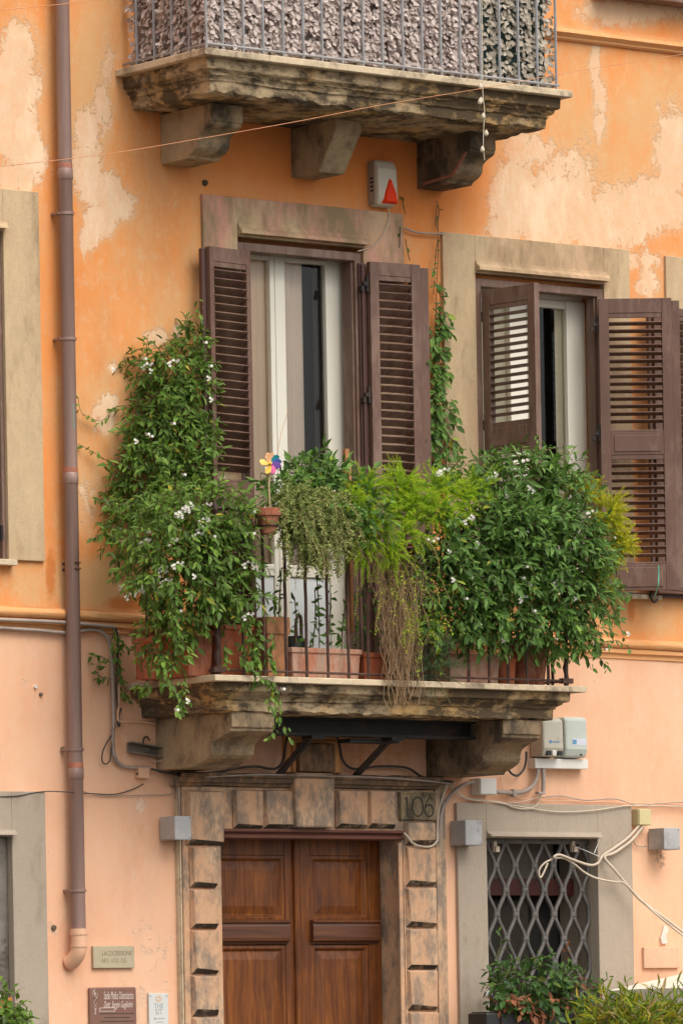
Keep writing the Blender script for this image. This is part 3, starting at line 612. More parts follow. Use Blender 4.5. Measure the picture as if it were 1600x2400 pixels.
railing(lb, 'rusty_iron', RLx0, RLx1, RLd, FLOOR+.0, RLz1, [ax(p, 1570, RLd) for p in (475+40, 571, 620, 671, 719, 769, 817, 863, 910, 955, 1006, 1052, 1098, 1146, 1190, 1234, 1284)], [.12, .26, .40, .54, .67], .010, posts=(RLx1, RLx0))

# upper balcony
UBd = .87; UBx0 = (ax(268, 155, 0)+ax(482, 108, UBd))/2; UBx1 = ax(1341, 223, UBd); UBz = (az(482, 108, UBd)+az(1341, 223, UBd))/2 + .012
zU = UBz-.04
ub = ring('balcony', 'balcony_stone', UBx0, UBx1, UBd, [(.05, zU, .2), (.052, zU-.06, .3), (.062, zU-.068, .6), (.075, zU-.072, .8), (.078, zU-.085, 1), (.088, zU-.09, 1), (.098, zU-.105, 1), (.1, zU-.118, .8), (.112, zU-.122, .8), (.116, zU-.178, 1.5), (.15, zU-.19, 1.2)], BLD, .016, label='upper balcony of blackened stone with a screen of faded leaves behind its bars')
ring('floor_slab', 'slab_stone', UBx0, UBx1, UBd, [(.004, zU+.0005, .1), (0, zU+.004, .2), (0, UBz-.004, .2), (.004, UBz, .1)], ub, .006)
UCz = zU-.19
c0 = ax(376, 330, 0); h0 = UCz-az(376, 385, 0)
console(c0, c0+.225, .50, .275, UCz, h0, .10, 'console_stone', ub, seed=3)
c1 = ax(681, 360, 0); q = MB(); h1 = UCz-az(681, 416, 0)
q.prism([(0, UCz), (.44, UCz), (.44, UCz-.07), (.42, UCz-.085), (.285, UCz-h1+.02), (.27, UCz-h1), (0, UCz-h1)], lambda d, z: (c1, -d, z), lambda d, z: (c1+.19, -d, z)); q.build('console', 'console_stone', ub, bevel=.006, label='straight sloped bracket, the middle one of the upper balcony')
c2 = ax(976, 390, 0); h2 = UCz-az(976, 442, 0)
console(c2, c2+.20, .51, .29, UCz, h2, .10, 'console_stained', ub, seed=4)
stp = MB(); stp.prism([(.46, UCz-.12), (.485, UCz-.12), (.34, UCz-h2+.03), (.06, UCz-h2+.012), (.06, UCz-h2+.03), (.325, UCz-h2+.045)], lambda d, z: (c2-.003, -d, z), lambda d, z: (c2+.002, -d, z)); stp.build('painted_edge', 'rust_band', ub)
RUd = UBd-.055; RUx0, RUx1 = UBx0+.055, UBx1-.06
ux_ = [ax(p, 130, RUd) for p in (484, 522, 571, 617, 664, 711, 755, 802, 851, 896, 944, 989, 1033, 1078, 1125, 1170, 1214, 1258, 1302)]
railing(ub, 'rail_grey', RUx0, RUx1, RUd, UBz+.0, UBz+1.02, ux_, [.14, .31, .48, .65], .0085)
# ------------------------------------------------------------------ stone doorway
PD = .05; BD = .088                              # base plane and block face
def bx(px, py=2150, d=PD): return ax(px, py, d)
pt = MB(); zc0, zc1 = az(700, 1846, BD), az(700, 1821, BD)
pL0, pL1 = bx(431, 2150, PD), DRx0; pR0, pR1 = bx(943, 2150, PD), bx(1022, 2150, PD)
pt.box(pL0, pL1, -.02, PD, .02, DRz1); pt.box(pR0, pR1, -.02, PD, .02, DRz1); pt.box(pL0, pR1, -.02, PD, DRz1+.0, zc0)
po = pt.build('portal', 'portal_stone', BLD, bevel=.006, label='rusticated stone doorway with soot streaks and number 106')
rv = MB(); rv.box(DRx1, pR0-.001, -.22, PD-.004, .02, DRz1-.001); rv.box(DRx1+.012, DRx1+.03, PD-.0035, PD+.008, .02, DRz1-.02); rv.box(pR0-.03, pR0-.001, PD-.0035, PD+.012, .02, DRz1-.02)
rv.box(DRx0-.03, DRx0, -.22, -.021, .02, DRz1-.001); rv.build('jamb', 'portal_stone', po, bevel=.006)
# outer fillets and cornice
fl = MB(); fl.box(bx(420, 2150, .03), pL0-.002, -.01, .03, .02, zc1); fl.box(bx(424, 2150, .04), pL0-.003, .031, .042, .02, zc1-.05)
fl.build('fillet', 'slab_stone', po, bevel=.004)
fl = MB(); x = pR1+.002
for a, b, d in ((0, .035, .06), (.036, .06, .042), (.061, .10, .03)): fl.box(x+a, x+b, -.01, d, .02, zc1)
fl.build('fillet', 'portal_stone', po, bevel=.005)
cor = [(.0, 0), (.075, 0), (.08, .015), (.10, .02), (.105, .045), (.125, .05), (.13, .07), (.09, .078), (0, .08)]
sweep_x('cornice', 'portal_stone_sooty', cor, bx(418, 1830, .1), bx(1032, 1830, .1), lambda x: zc0+.002, po, step=.03, jit=.006)
def block(x0, x1, z0, z1, d, b=.022, mat='portal_stone', und=None, seed=0, label=None):
    R = random.Random(seed+int(x0*100)+int(z0*77)); j = lambda a=.004: R.uniform(-a, a); q = MB(); dirty = und is not None; u = und or b  # dirty: underside gets grime plus shade put into the colour
    e = .007 if dirty else b
    o = [(x0, z0), (x1, z0), (x1, z1), (x0, z1)]; i_ = [(x0+e+(.010 if dirty else 0), z0+u*R.uniform(.75, 1.2)), (x1-e, z0+u*R.uniform(.45, 1.0)), (x1-e, z1-e), (x0+e, z1-e)]
    vs = [(x, -.02, z) for x, z in o] + [(x+j(.001), -PD-.010, z+j(.002)) for x, z in o] + [(x+j(), -d+j(), z+j(.003)) for x, z in i_]
    fs = [(3, 2, 1, 0)] + [(k, (k+1) % 4, 4+(k+1) % 4, 4+k) for k in range(4)] + [(4+k, 4+(k+1) % 4, 8+(k+1) % 4, 8+k) for k in range(4)] + [(8, 9, 10, 11)]
    q.add(vs, fs); ob = q.build('stone_block', mat, po, bevel=.005, label=label)
    if dirty:                                  # grime, plus shade put into the colour, on the sloping underside
        ob.data.materials.append(MT['grime_shade_stone'])
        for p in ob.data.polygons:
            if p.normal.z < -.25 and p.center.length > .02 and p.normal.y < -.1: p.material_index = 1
    return ob
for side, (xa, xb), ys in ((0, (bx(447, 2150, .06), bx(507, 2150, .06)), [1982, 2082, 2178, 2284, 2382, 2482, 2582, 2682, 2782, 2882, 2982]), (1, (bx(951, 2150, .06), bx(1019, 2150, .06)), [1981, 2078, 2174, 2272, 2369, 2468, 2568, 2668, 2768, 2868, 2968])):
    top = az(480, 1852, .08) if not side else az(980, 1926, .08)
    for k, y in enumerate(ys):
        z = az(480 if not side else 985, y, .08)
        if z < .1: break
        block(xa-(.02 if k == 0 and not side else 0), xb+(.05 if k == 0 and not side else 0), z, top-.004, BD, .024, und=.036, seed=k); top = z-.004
for a, b in ((546, 613), (616, 690), (786, 857), (860, 924)):
    block(bx(a, 1900, .06), bx(b, 1900, .06), az(a, 1942, .06), az(a, 1852, .06), BD, .018, 'portal_stone', und=.03, seed=a)
# keystone reaching up under the balcony
kb = MB(); kx0, kx1 = bx(695, 1870, .12), bx(783, 1870, .12)
kb.prism([(kx0, az(738, 1940, .12)), (kx1, az(738, 1940, .12)), (kx1+.01, az(738, 1812, .12)), (kx0-.01, az(738, 1812, .12))], lambda x, z: (x, .02, z), lambda x, z: (x, -.12, z))
kb.build('keystone', 'portal_stone', po, bevel=.014)
kb = MB(); kb.box(bx(703, 1770, .10), bx(787, 1770, .10), -.02, .10, az(738, 1810, .1), az(738, 1742, .1)); kb.build('keystone', 'portal_stone_sooty', po, bevel=.012)
ar = MB(); a0, a1 = bx(690, 1770, .07), bx(800, 1770, .07)
for e, d in ((0, .06), (.035, .035)): ar.box(a0-e, a1+e, -.01, d-(.001 if e else 0), az(738, 1812, .06), az(738, 1735-e*300, .06))
ar.build('keystone_backing', 'moulding_plaster', po, bevel=.012)
# house number
nb = MB(); nx0, nx1, nz0, nz1 = bx(938, 1890, .075), bx(1022, 1890, .075), az(980, 1923, .075), az(980, 1857, .075)
nb.box(nx0, nx1, -.0, .075, nz0, nz1); no = nb.build('number_plaque', 'number_stone', po, bevel=.008)
fr = MB(); fr.box(nx0, nx1, .0752, .083, nz1-.012, nz1); fr.box(nx0, nx0+.012, .0752, .083, nz0, nz1-.013); fr.build('plaque_rim', 'number_stone', po, bevel=.004)
cx, cz = (nx0+nx1)/2, (nz0+nz1)/2-.004; ng = MB(); hgt = .115
def stroke(pts, r=.0045): ng.tube([(x, -.0755, z) for x, z in pts], r, 6, flat=.5)
def oval(cx, cz, rx, rz, a0=0, a1=360): return [(cx+rx*math.cos(rad(a)), cz+rz*math.sin(rad(a))) for a in np.linspace(a0, a1, 26)]
h2_ = hgt/2
stroke([(cx-.088, cz-h2_), (cx-.088, cz+h2_), (cx-.105, cz+h2_-.012)], .006); stroke([(cx-.108, cz-h2_), (cx-.068, cz-h2_)], .0035)
stroke(oval(cx-.005, cz, .042, h2_), .0055); stroke(oval(cx+.082, cz-.022, .032, h2_-.022), .0055)
stroke(bez([(cx+.108, cz+h2_-.012), (cx+.092, cz+h2_), (cx+.066, cz+h2_-.022), (cx+.052, cz+.01), (cx+.05, cz-.02)], 5), .0055)
ng.build('numerals', 'ink_dark', po)

# ------------------------------------------------------------------ the wooden door
WD = -.15
lz0, lz1 = az(700, 1968, .05), az(700, 1945, .05)
lt = MB(); lt.prism([(-.02, lz0), (.062, lz0+.004), (.066, lz0+.02), (.05, lz0+.026), (.05, lz0+.034), (.075, lz0+.042), (.078, lz1), (-.02, lz1)], lambda d, z: (bx(509, 1955, .06), -d, z), lambda d, z: (bx(946, 1955, .06)-.0, -d, z))
lt.build('door_lintel', 'lintel_wood', BLD, bevel=.003)
dz1 = lz0+.02; mx = ax(699, 2150, WD)
def leaf(x0, x1, label):
    sg = 1 if x0 > mx-.01 else -1
    q = MB(); sw = .095; zt1 = az(700, 2006, WD); r0, r1 = az(700, 2216, WD), az(700, 2158, WD); zb = .25
    q.box(x0, x1, WD-.05, WD-.022, .02, dz1)                                   # boarding
    q.box(x0, x0+sw, WD-.0215, WD, .02, dz1); q.box(x1-sw, x1, WD-.0215, WD, .02, dz1)
    q.box(x0+sw+.0005, x1-sw-.0005, WD-.0215, WD-.001, zt1, dz1)
    lo = q.build('door_leaf', 'door_wood', BLD, bevel=.004, label=label)
    xs0, xs1 = x0+sw, x1-sw
    for za, zb_ in ((r1, zt1), (.30, r0)):
        m = MB()                                                             # raised field with a bevelled margin
        e = .035; o = [(xs0, za), (xs1, za), (xs1, zb_), (xs0, zb_)]; i1 = [(xs0+e, za+e), (xs1-e, za+e), (xs1-e, zb_-e), (xs0+e, zb_-e)]; i2 = [(xs0+e+.05, za+e+.05), (xs1-e-.05, za+e+.05), (xs1-e-.05, zb_-e-.05), (xs0+e+.05, zb_-e-.05)]
        lv = [(o, WD-.0215), (o, WD-.004), ([(x+(.02 if x < mx*0+ (xs0+xs1)/2 else -.02), z+(.02 if z < (za+zb_)/2 else -.02)) for x, z in o], WD-.002), (i1, WD-.019), (i2, WD-.008)]
        vs = [(x, -d, z) for pts, d in lv for x, z in pts]
        fs = [(4*k+a, 4*k+(a+1) % 4, 4*k+4+(a+1) % 4, 4*k+4+a) for k in range(len(lv)-1) for a in range(4)] + [tuple(range(4*len(lv)-4, 4*len(lv)))]
        m.add(vs, fs); m.build('door_panel', 'door_wood', lo, bevel=.003)
    m = MB(); ra, rb = (xs0-.012, x1-.03) if sg > 0 else (x0+.02, xs1+.012)
    m.prism([(WD-.02, r0), (WD+.006, r0+.004), (WD+.012, r0+.018), (WD+.03, r0+.024), (WD+.035, r0+.045), (WD+.035, r1-.038), (WD+.03, r1-.02), (WD+.045, r1-.012), (WD+.03, r1), (WD-.02, r1+.004)], lambda d, z: (ra, -d, z), lambda d, z: (rb, -d, z))
    m.build('cross_rail', 'door_rail', lo, bevel=.003)
    return lo
leaf(DRx0-.02, mx-.003, 'left leaf of the panelled wooden door'); leaf(mx+.003, DRx1-.001, 'right leaf of the panelled wooden door')
m = MB(); m.tube([(mx-.015, -WD-.004, .02), (mx-.015, -WD-.004, dz1-.02)], .026, 10); m.build('cover_strip', 'door_wood', BLD)
rm = MB(); rm.box(DRx0-.03, DRx1+.05, -.36, -.22, .0, DRz1); rm.build('interior', 'dark_room', BLD)

# ------------------------------------------------------------------ grilled ground floor window
def grille(x0, x1, z0, z1, xn, zn, dxn, dzn, d, name_label):
    """sinuous uprights meeting at collars: one node at (xn, zn), nodes every dxn across, rows dzn apart and shifted by half"""
    fr = MB(); fr.box(x0+.001, x1-.001, d-.012, d+.012, z1-.03, z1-.002); 
    go = fr.build('window_grille', 'grey_iron', BLD, label=name_label)
    bar = None; col = None
    i0 = int(math.floor((x0-xn)/(dxn/2)))+1; i1 = int(math.ceil((x1-xn)/(dxn/2)))
    rows = range(-14, 5)
    nodes = []
    for r in rows:
        z = zn + r*dzn
        for k in range(-6, 12):
            x = xn + k*dxn + (dxn/2 if r % 2 else 0)
            if x0-.02 < x < x1+.02 and z0+.02 < z < z1-.01: nodes.append((x, z))
    # each upright swings between neighbouring node columns
    g = dxn/2
    for i in range(i0-1, i1+1):
        xa = xn + i*g; xb = xa+g; pts = []; n = 0
        zs = np.arange(z0+.01, z1-.012, .018)
        for z in zs:
            ph = (z-zn)/dzn; r = math.floor(ph); t = ph-r; s = t*t*(3-2*t); s = min(1, max(0, (s-.5)*1.12+.5))
            left_first = (r+i) % 2 == 0
            a, b = (xa, xb) if left_first else (xb, xa)
            off = .011 if True else 0
            a += off if a == xa else -off; b += off if b == xa else -off
            pts.append((a+(b-a)*s, -d, z))
        if max(p[0] for p in pts) < x0+.02 or min(p[0] for p in pts) > x1-.02: continue
        pts = [(min(max(p[0], x0+.005), x1-.005), p[1], p[2]) for p in pts]
        m = MB(); m.tube(pts, .0145, 6); m.build('bar', 'grey_iron', go, smooth=True)
    for x, z in nodes:
        if col is None:
            m = MB(); m.lathe((x, -d, z-.014), [(.020, 0), (.026, .006), (.026, .022), (.020, .028)], 10, 1, .7); col = m.build('collar', 'grey_iron', go, org=(x, -d, z))
        else: clone(col, go, (x, -d, z))
    return go
GD = -.06
nA, nB = at(1311, 2146, GD), at(1204, 2145, GD)
gx = (at(1303, 2031, GD).x - at(1160, 2031, GD).x)/3.19
gpz = (az(1270, 2088, GD)-az(1270, 2315, GD))/4
grille(W4x0, W4x1, W4z0, W4z1, ax(1274, 2088, GD), az(1274, 2088, GD), (ax(1364, 2088, GD)-ax(1141, 2088, GD))/5, gpz, GD, 'grey lattice of curved iron bars with collars over the ground floor window')
DW = -.20
w4 = MB(); w4.box(W4x0, W4x1, DW-.05, DW, az(1250, 2100, DW), az(1250, 2060, DW)); w4.box(ax(1368, 2150, DW), ax(1380, 2150, DW), DW-.05, DW-.001, W4z0, az(1250, 2100, DW)-.001)
w4o = w4.build('window', 'dark_red_wood', BLD, bevel=.004, label='dark window behind the iron lattice, with a red-brown transom')
curtain(W4x0, ax(1310, 2000, DW), az(1250, 2064, DW), W4z1, DW-.06, 'curtain_grey', w4o, .006, 4)
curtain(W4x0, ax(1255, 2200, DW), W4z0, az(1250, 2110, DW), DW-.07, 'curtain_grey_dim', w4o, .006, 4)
wf = MB(); wf.box(ax(1383, 2150, DW), W4x1-.001, DW-.05, DW+.02, W4z0, W4z1); wf.build('window_frame', 'grey_surround', w4o)
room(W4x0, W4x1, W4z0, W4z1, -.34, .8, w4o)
w5 = MB(); w5.box(W5x1-.10, W5x1-.001, -.16, -.02, W5z0, W5z1); w5.build('window_frame', 'galvanised', BLD, bevel=.006, label='dark worn frame at the left edge')
room(W5x0, W5x1, W5z0, W5z1, -.34, .8)
# ------------------------------------------------------------------ things fixed to the facade
def P(px, py, d=.0): return at(px, py, d)
# drainpipe
DPd = .075; pr = .0415; ptop, pbot = az(148, -60, DPd), az(181, 2190, DPd)
px_ = (ax(150, 100, DPd)+ax(180, 2100, DPd))/2
t = thing('drainpipe', 'long mauve-brown drainpipe down the left of the facade', 'drainpipe', (px_, -DPd, pbot))
def lat(z0, z1, r0, r1=None, mat='drainpipe', name='pipe', n=20):
    m = MB(); m.lathe((px_, -DPd, 0), [(r0, z0), (r1 or r0, z1)], n); return m.build(name, mat, t, smooth=False)
joints = [az(150, y, DPd) for y in (391, 1104, 1797)]
zs_ = [ptop+2.5] + joints + [pbot]
for a, b in zip(zs_[:-1], zs_[1:]):
    m = MB(); m.lathe((px_, -DPd, 0), [(pr-.002, b), (pr, b+.02), (pr, a-.075), (pr+.004, a-.07), (pr+.004, a-.012), (pr, a-.006)], 24); o = m.build('pipe', 'drainpipe', t)
    for p in o.data.polygons: p.use_smooth = abs(p.normal.z) < .5
for z in joints: lat(z-.006, z+.022, pr+.0015, mat='rust_band', name='rust_band')
for y in (500, 794, 1757, 2088):
    z = az(155, y, DPd); m = MB(); m.lathe((px_, -DPd, 0), [(pr+.001, z-.008), (pr+.007, z-.008), (pr+.007, z+.008), (pr+.001, z+.008)], 20); m.box(px_-.055, px_-.035, .0, DPd, z-.006, z+.006); m.build('clamp', 'drainpipe', t)
m = MB(); e = bez([(px_, -DPd, pbot+.005), (px_, -DPd, pbot-.06), (px_-.003, -DPd+.01, pbot-.11), (px_-.012, -DPd+.045, pbot-.15), (px_-.02, .0, pbot-.165)], 5)
m.tube(e, .046, 16); m.build('elbow', 'peach_paint', t, smooth=True)
lat(pbot-.005, pbot+.03, .05, mat='peach_paint', name='elbow_collar'); lat(pbot-.075, pbot-.055, .0485, mat='peach_paint', name='elbow_collar')
m = MB(); m.box(px_-.0015, px_+.0015, DPd+pr-.002, DPd+pr+.0012, az(165, 1005, .12), az(165, 945, .12)); m.build('paint_drip', 'string_green', t)
for y in (1318, 1332):                     # small iron pins beside it
    z = az(160, y, .1); m = MB(); m.tube([(px_-.015, 0, z), (px_+.012, -DPd-.05, z-.002)], .007, 5); m.box(px_-.012, px_+.028, DPd+.03, DPd+.05, z-.004, z+.003); m.build('pin', 'rusty_iron', t)

# alarm
a0, a1 = at(878, 380, .0), at(882, 484, .0)
al = thing('alarm_siren', 'white alarm box with a red triangular light, under the upper balcony', 'alarm', (a0.x, 0, (a0.z+a1.z)/2))
xa, xb = ax(862, 430, 0), ax(862, 430, 0)+.155; za, zb = a1.z-.01, a0.z+.012
m = MB(); m.prism([(0, za), (.085, za+.01), (.10, za+.05), (.095, zb-.06), (.07, zb-.01), (0, zb)], lambda d, z: (xa, -d, z), lambda d, z: (xb, -d, z)); m.build('casing', 'alarm_white', al, bevel=.02)
m = MB(); m.box(xa-.004, xa+.012, .0, .07, za+.015, zb-.02); m.build('side_plate', 'alarm_side', al, bevel=.006)
for k in range(4):
    m = MB(); m.box(xa-.0065, xa-.0041, .03, .055, za+.09+k*.025, za+.10+k*.025); m.build('vent', 'dark_room', al)
lx, rx, bz, tz = xa+.028, xb-.008, za+.016, za+.172; mxx = (lx+rx)/2+.004
m = MB(); m.prism([(lx, bz), (rx, bz), (rx-.006, bz+.06), (mxx+.008, tz), (mxx-.008, tz), (lx+.014, bz+.06)], lambda x, z: (x, -.085, z), lambda x, z: (mxx+(x-mxx)*.72, -.118+(z-bz)*.06, bz+.012+(z-bz)*.84)); m.build('lens', 'lens_red', al, bevel=.006)

def cable(name, pts, r, mat, label, cat='cable', group=None, smooth=True, n=7):
    group = group or {'cable': 'cables strung over the facade', 'conduit': 'grey conduits on the facade', 'string': 'thin strings'}.get(cat)
    w = [at(*p) if not isinstance(p, Vector) else p for p in pts]; m = MB(); m.tube(bez(w, n), r, 6); o = m.build(name, mat, None, smooth=True); return props(o, label, cat, group)
cable('cable', [(908, 484, .05), (912, 500, .03), (906, 530, .03), (890, 560, .03), (865, 580, .03), (838, 588, .03)], .0035, 'cable_cream', 'thin white cable curling from the alarm box to the tall window')
cable('cable', [(948, 534, .03), (975, 544, .03), (1010, 547, .03), (1040, 547, .035)], .006, 'cable_grey', 'short grey pipe at the top of the wall vine')
cable('cable', [(-20, 392, 1.3), (250, 360, 1.3), (480, 322, 1.3), (700, 283, 1.3), (900, 244, 1.3), (1130, 206, 1.3), (1350, 166, 1.3), (1640, 120, 1.3)], .0019, 'cable_orange', 'thin orange wire strung across in front of the upper balcony')
cable('cable', [(-20, 26, 1.3), (60, 17, 1.3), (150, 8, 1.3), (260, -6, 1.3)], .002, 'cable_orange', 'thin orange wire across the top left corner')
# string of pods
cord = [(1128, -20, .9), (1130, 120, .9), (1131, 215, .9), (1135, 260, .9), (1133, 300, .9), (1132, 345, .9), (1134, 362, .9), (1135, 374, .9)]
bs = thing('bead_string', 'string of pale seed pods hanging from the upper balcony', 'ornament', at(1130, 200, .9)); m = MB(); m.tube(bez([at(*p) for p in cord], 6), .0028, 5); m.build('cord', 'bead_cord', bs)
for (bx_, by_) in ((1126, 202), (1127, 235), (1132, 272), (1139, 312), (1130, 350), (1124, 238)):
    c = at(bx_, by_, .905); m = MB(); m.lathe(c, [(.002, .022), (.009, .012), (.014, 0), (.012, -.01), (.004, -.016)], 8); m.build('pod', 'bead_cord', bs, smooth=True)

# conduits and cables on the left
cable('conduit', [(-30, 1451, .05), (150, 1459, .05), (270, 1470, .05)], .011, 'cable_grey', 'upper grey conduit under the left string course', 'conduit')
cable('conduit', [(-30, 1470, .03), (80, 1477, .03), (150, 1483, .03), (185, 1480, .03), (215, 1476, .03), (240, 1483, .03), (256, 1505, .03), (262, 1550, .03), (264, 1620, .03), (266, 1690, .03), (264, 1740, .03), (270, 1778, .03), (290, 1797, .03), (330, 1800, .03), (350, 1799, .035)], .011, 'cable_grey', 'lower grey conduit bending down beside the lower balcony', 'conduit')
cable('cable', [(270, 1470, .04), (277, 1500, .035), (272, 1580, .04), (274, 1640, .03), (280, 1700, .03), (276, 1690, .03), (284, 1660, .03)], .006, 'cable_dark', 'dark cable bundled beside the conduit left of the lower balcony')
cable('cable', [(276, 1478, .03), (280, 1560, .03), (278, 1640, .03), (276, 1680, .03), (281, 1692, .03), (310, 1692, .02), (350, 1695, .02), (365, 1697, .02)], .0075, 'peach_paint', 'peach-painted pipe turning under the left corner of the lower balcony')
cable('cable', [(262, 1722, .03), (250, 1742, .03), (240, 1765, .03), (240, 1786, .03), (250, 1791, .03), (258, 1780, .03), (261, 1755, .03), (262, 1740, .03)], .004, 'cable_dark', 'loop of black cable hanging left of the metal bracket')
cable('cable', [(355, 1803, .04), (390, 1812, .05), (440, 1816, .06), (480, 1813, .06), (520, 1808, .06), (560, 1800, .06), (600, 1797, .06), (630, 1802, .06), (650, 1800, .06), (664, 1780, .07), (670, 1740, .07), (678, 1722, .07), (700, 1716, .08), (760, 1714, .08), (785, 1718, .08), (795, 1745, .07), (802, 1780, .06), (820, 1800, .06), (850, 1802, .06), (880, 1797, .06), (930, 1797, .06), (960, 1803, .06), (990, 1822, .06), (1030, 1830, .06), (1060, 1833, .05)], .0075, 'cable_dark', 'black cable running over the doorway and looping round the keystone')
cable('cable', [(480, 1822, .12), (600, 1816, .125), (760, 1819, .125), (900, 1823, .125), (1010, 1832, .12), (1060, 1838, .05)], .006, 'cable_grey', 'thin grey conduit along the top of the doorway cornice')
cable('cable', [(-20, 1868, .03), (40, 1866, .035), (100, 1856, .035), (160, 1857, .11), (220, 1861, .02), (270, 1862, .02), (310, 1851, .02), (336, 1838, .02)], .0035, 'cable_dark', 'thin dark cable sagging from the left edge to the small peach box')
cable('cable', [(196, 1856, .02), (240, 1865, .02), (330, 1864, .02), (400, 1862, .02), (408, 1850, .02), (409, 1825, .02)], .003, 'cable_grey', 'thin cable along the wall left of the doorway')
cable('cable', [(420, 1822, .05), (418, 1850, .05), (421, 1900, .05), (422, 1930, .05)], .005, 'cable_grey', 'cable running down the outer edge of the doorway')
cable('cable', [(352, 1780, .05), (368, 1785, .05), (385, 1779, .06), (395, 1773, .06)], .003, 'cable_cream', 'stub of cream wire below the metal bracket')
# metal bracket
bk = thing('metal_bracket', 'short dirty metal channel bolted beside the left stone bracket', 'bracket', at(340, 1755, .05)); m = MB()
A, B = at(306, 1752, .05), at(377, 1767, .03)
for dz in (.028, -.028): m.prism([(.02, -.004), (.075, -.004), (.075, .004), (.02, .004)], lambda d, z: (A.x, -d, A.z+dz+z), lambda d, z: (B.x+.03, -d, B.z+dz+z))
m.prism([(.018, -.03), (.024, -.03), (.024, .03), (.018, .03)], lambda d, z: (A.x, -d, A.z+z), lambda d, z: (B.x+.03, -d, B.z+z)); m.build('channel', 'galvanised', bk)
m = MB(); m.tube(bez([at(335, 1742, .03), at(338, 1730, .03), at(346, 1728, .03), at(350, 1736, .03)], 5), .005, 5); m.build('hook', 'black_iron', bk)
c = at(345, 1758, .03); m = MB(); m.lathe((c.x, c.y, c.z-.01), [(.012, 0), (.012, .02)], 6); m.build('bolt', 'galvanised', bk)

def wbox(name, mat, px0, px1, py0, py1, d, label, cat, group=None, bevel=.006, side=None, base=.0):
    """box whose front face spans the given photo rectangle at distance d"""
    group = group or {'junction box': 'junction boxes on the ground floor wall', 'plaque': 'stone plaques', 'sign': 'signs beside the door'}.get(cat)
    a, b = at(px0, (py0+py1)/2, d), at(px1, (py0+py1)/2, d); z1, z0 = az((px0+px1)/2, py0, d), az((px0+px1)/2, py1, d)
    t = thing(name, label, cat, (a.x, -base, z0), group); m = MB(); m.box(a.x, b.x, base, d, z0, z1); o = m.build('casing', mat, t, bevel=bevel); return t, a.x, b.x, z0, z1
t, x0, x1, z0, z1 = wbox('junction_box', 'peach_paint', 327, 351, 1799, 1825, .05, 'small peach-painted junction box left of the doorway', 'junction box'); c = at(327, 1814, .05); m = MB(); m.box(x0-.0012, x0+.004, .02, .034, c.z-.008, c.z+.008); m.build('hole', 'dark_room', t)
t, x0, x1, z0, z1 = wbox('junction_box', 'box_white', 1124, 1163, 1824, 1863, .09, 'square cream junction box under the right stone bracket', 'junction box'); m = MB(); m.box(x0+.004, x1-.004, .0905, .096, z0+.004, z1-.004); m.build('lid', 'box_white', t, bevel=.003)
t, x0, x1, z0, z1 = wbox('junction_box', 'box_yellow', 1496, 1525, 1896, 1935, .07, 'yellowish junction box at the corner of the grey window frame', 'junction box'); m = MB(); m.box(x0+.003, x1-.003, .0705, .076, z0+.003, z1-.003); m.build('lid', 'box_yellow', t, bevel=.003)
# twin telecom cabinets
for (p0, p1, y0, y1, mat, lab, dd) in ((1272, 1320, 1684, 1773, 'box_grey', 'grey wall cabinet with black plugs beneath, next to the right stone bracket', .13), (1324, 1376, 1680, 1775, 'box_bluegrey', 'pale blue-grey wall cabinet with a faded sticker', .11)):
    a, b = at(p0, 1730, dd), at(p1, 1730, dd); zt_, zb_ = az(1320, y0, dd), az(1320, y1, dd); tt = thing('telecom_cabinet', lab, 'utility box', (a.x, 0, zb_), 'telecom cabinets on the wall')
    m = MB(); m.prism([(0, zb_-.004), (dd-.012, zb_), (dd+.006, zb_+.05), (dd, zt_-.012), (dd-.02, zt_), (0, zt_)], lambda d, z: (a.x, -d, z), lambda d, z: (b.x, -d, z)); m.build('casing', mat, tt, bevel=.014)
    if mat == 'box_grey':
        for fx_ in (.16, .70):
            m = MB(); m.box(a.x+(b.x-a.x)*fx_, a.x+(b.x-a.x)*(fx_+.19), dd-.03, dd+.008, zb_+.004, zb_+.032); m.build('plug', 'planter_black', tt)
        m = MB(); m.box(a.x+(b.x-a.x)*.42, a.x+(b.x-a.x)*.62, dd-.03, dd+.007, zb_+.002, zb_+.034); m.build('latch', 'box_white', tt, bevel=.003)
        m = MB(); m.box(a.x+.045, a.x+.065, dd, dd+.0062, zb_+.078, zb_+.096); m.box(a.x+.07, a.x+.125, dd, dd+.006, zb_+.083, zb_+.09); m.build('sticker', 'print_blue', tt)
    else:
        m = MB(); m.box(a.x+.05, a.x+.165, dd, dd+.0062, zb_+.075, zb_+.115); m.build('sticker', 'print_pale', tt); m = MB(); m.box(a.x+.055, a.x+.085, dd+.0063, dd+.007, zb_+.08, zb_+.108); m.build('print', 'print_blue', tt)
        m = MB(); m.box(a.x+.12, a.x+.128, dd, dd+.007, zb_+.01, zb_+.022); m.build('keyhole', 'planter_black', tt)
t, x0, x1, z0, z1 = wbox('cable_tray', 'box_white', 1254, 1378, 1779, 1802, .07, 'white cable trunking below the two wall cabinets', 'cable trunking', bevel=.004)
cable('conduit', [(1261, 1800, .05), (1257, 1825, .05), (1245, 1845, .05), (1225, 1856, .05), (1200, 1859, .05), (1160, 1856, .05)], .014, 'cable_grey', 'grey elbow conduit from the trunking to the cream junction box', 'conduit')
cable('conduit', [(1272, 1800, .05), (1273, 1830, .05), (1272, 1860, .05)], .014, 'cable_grey', 'short upright grey conduit below the trunking', 'conduit')
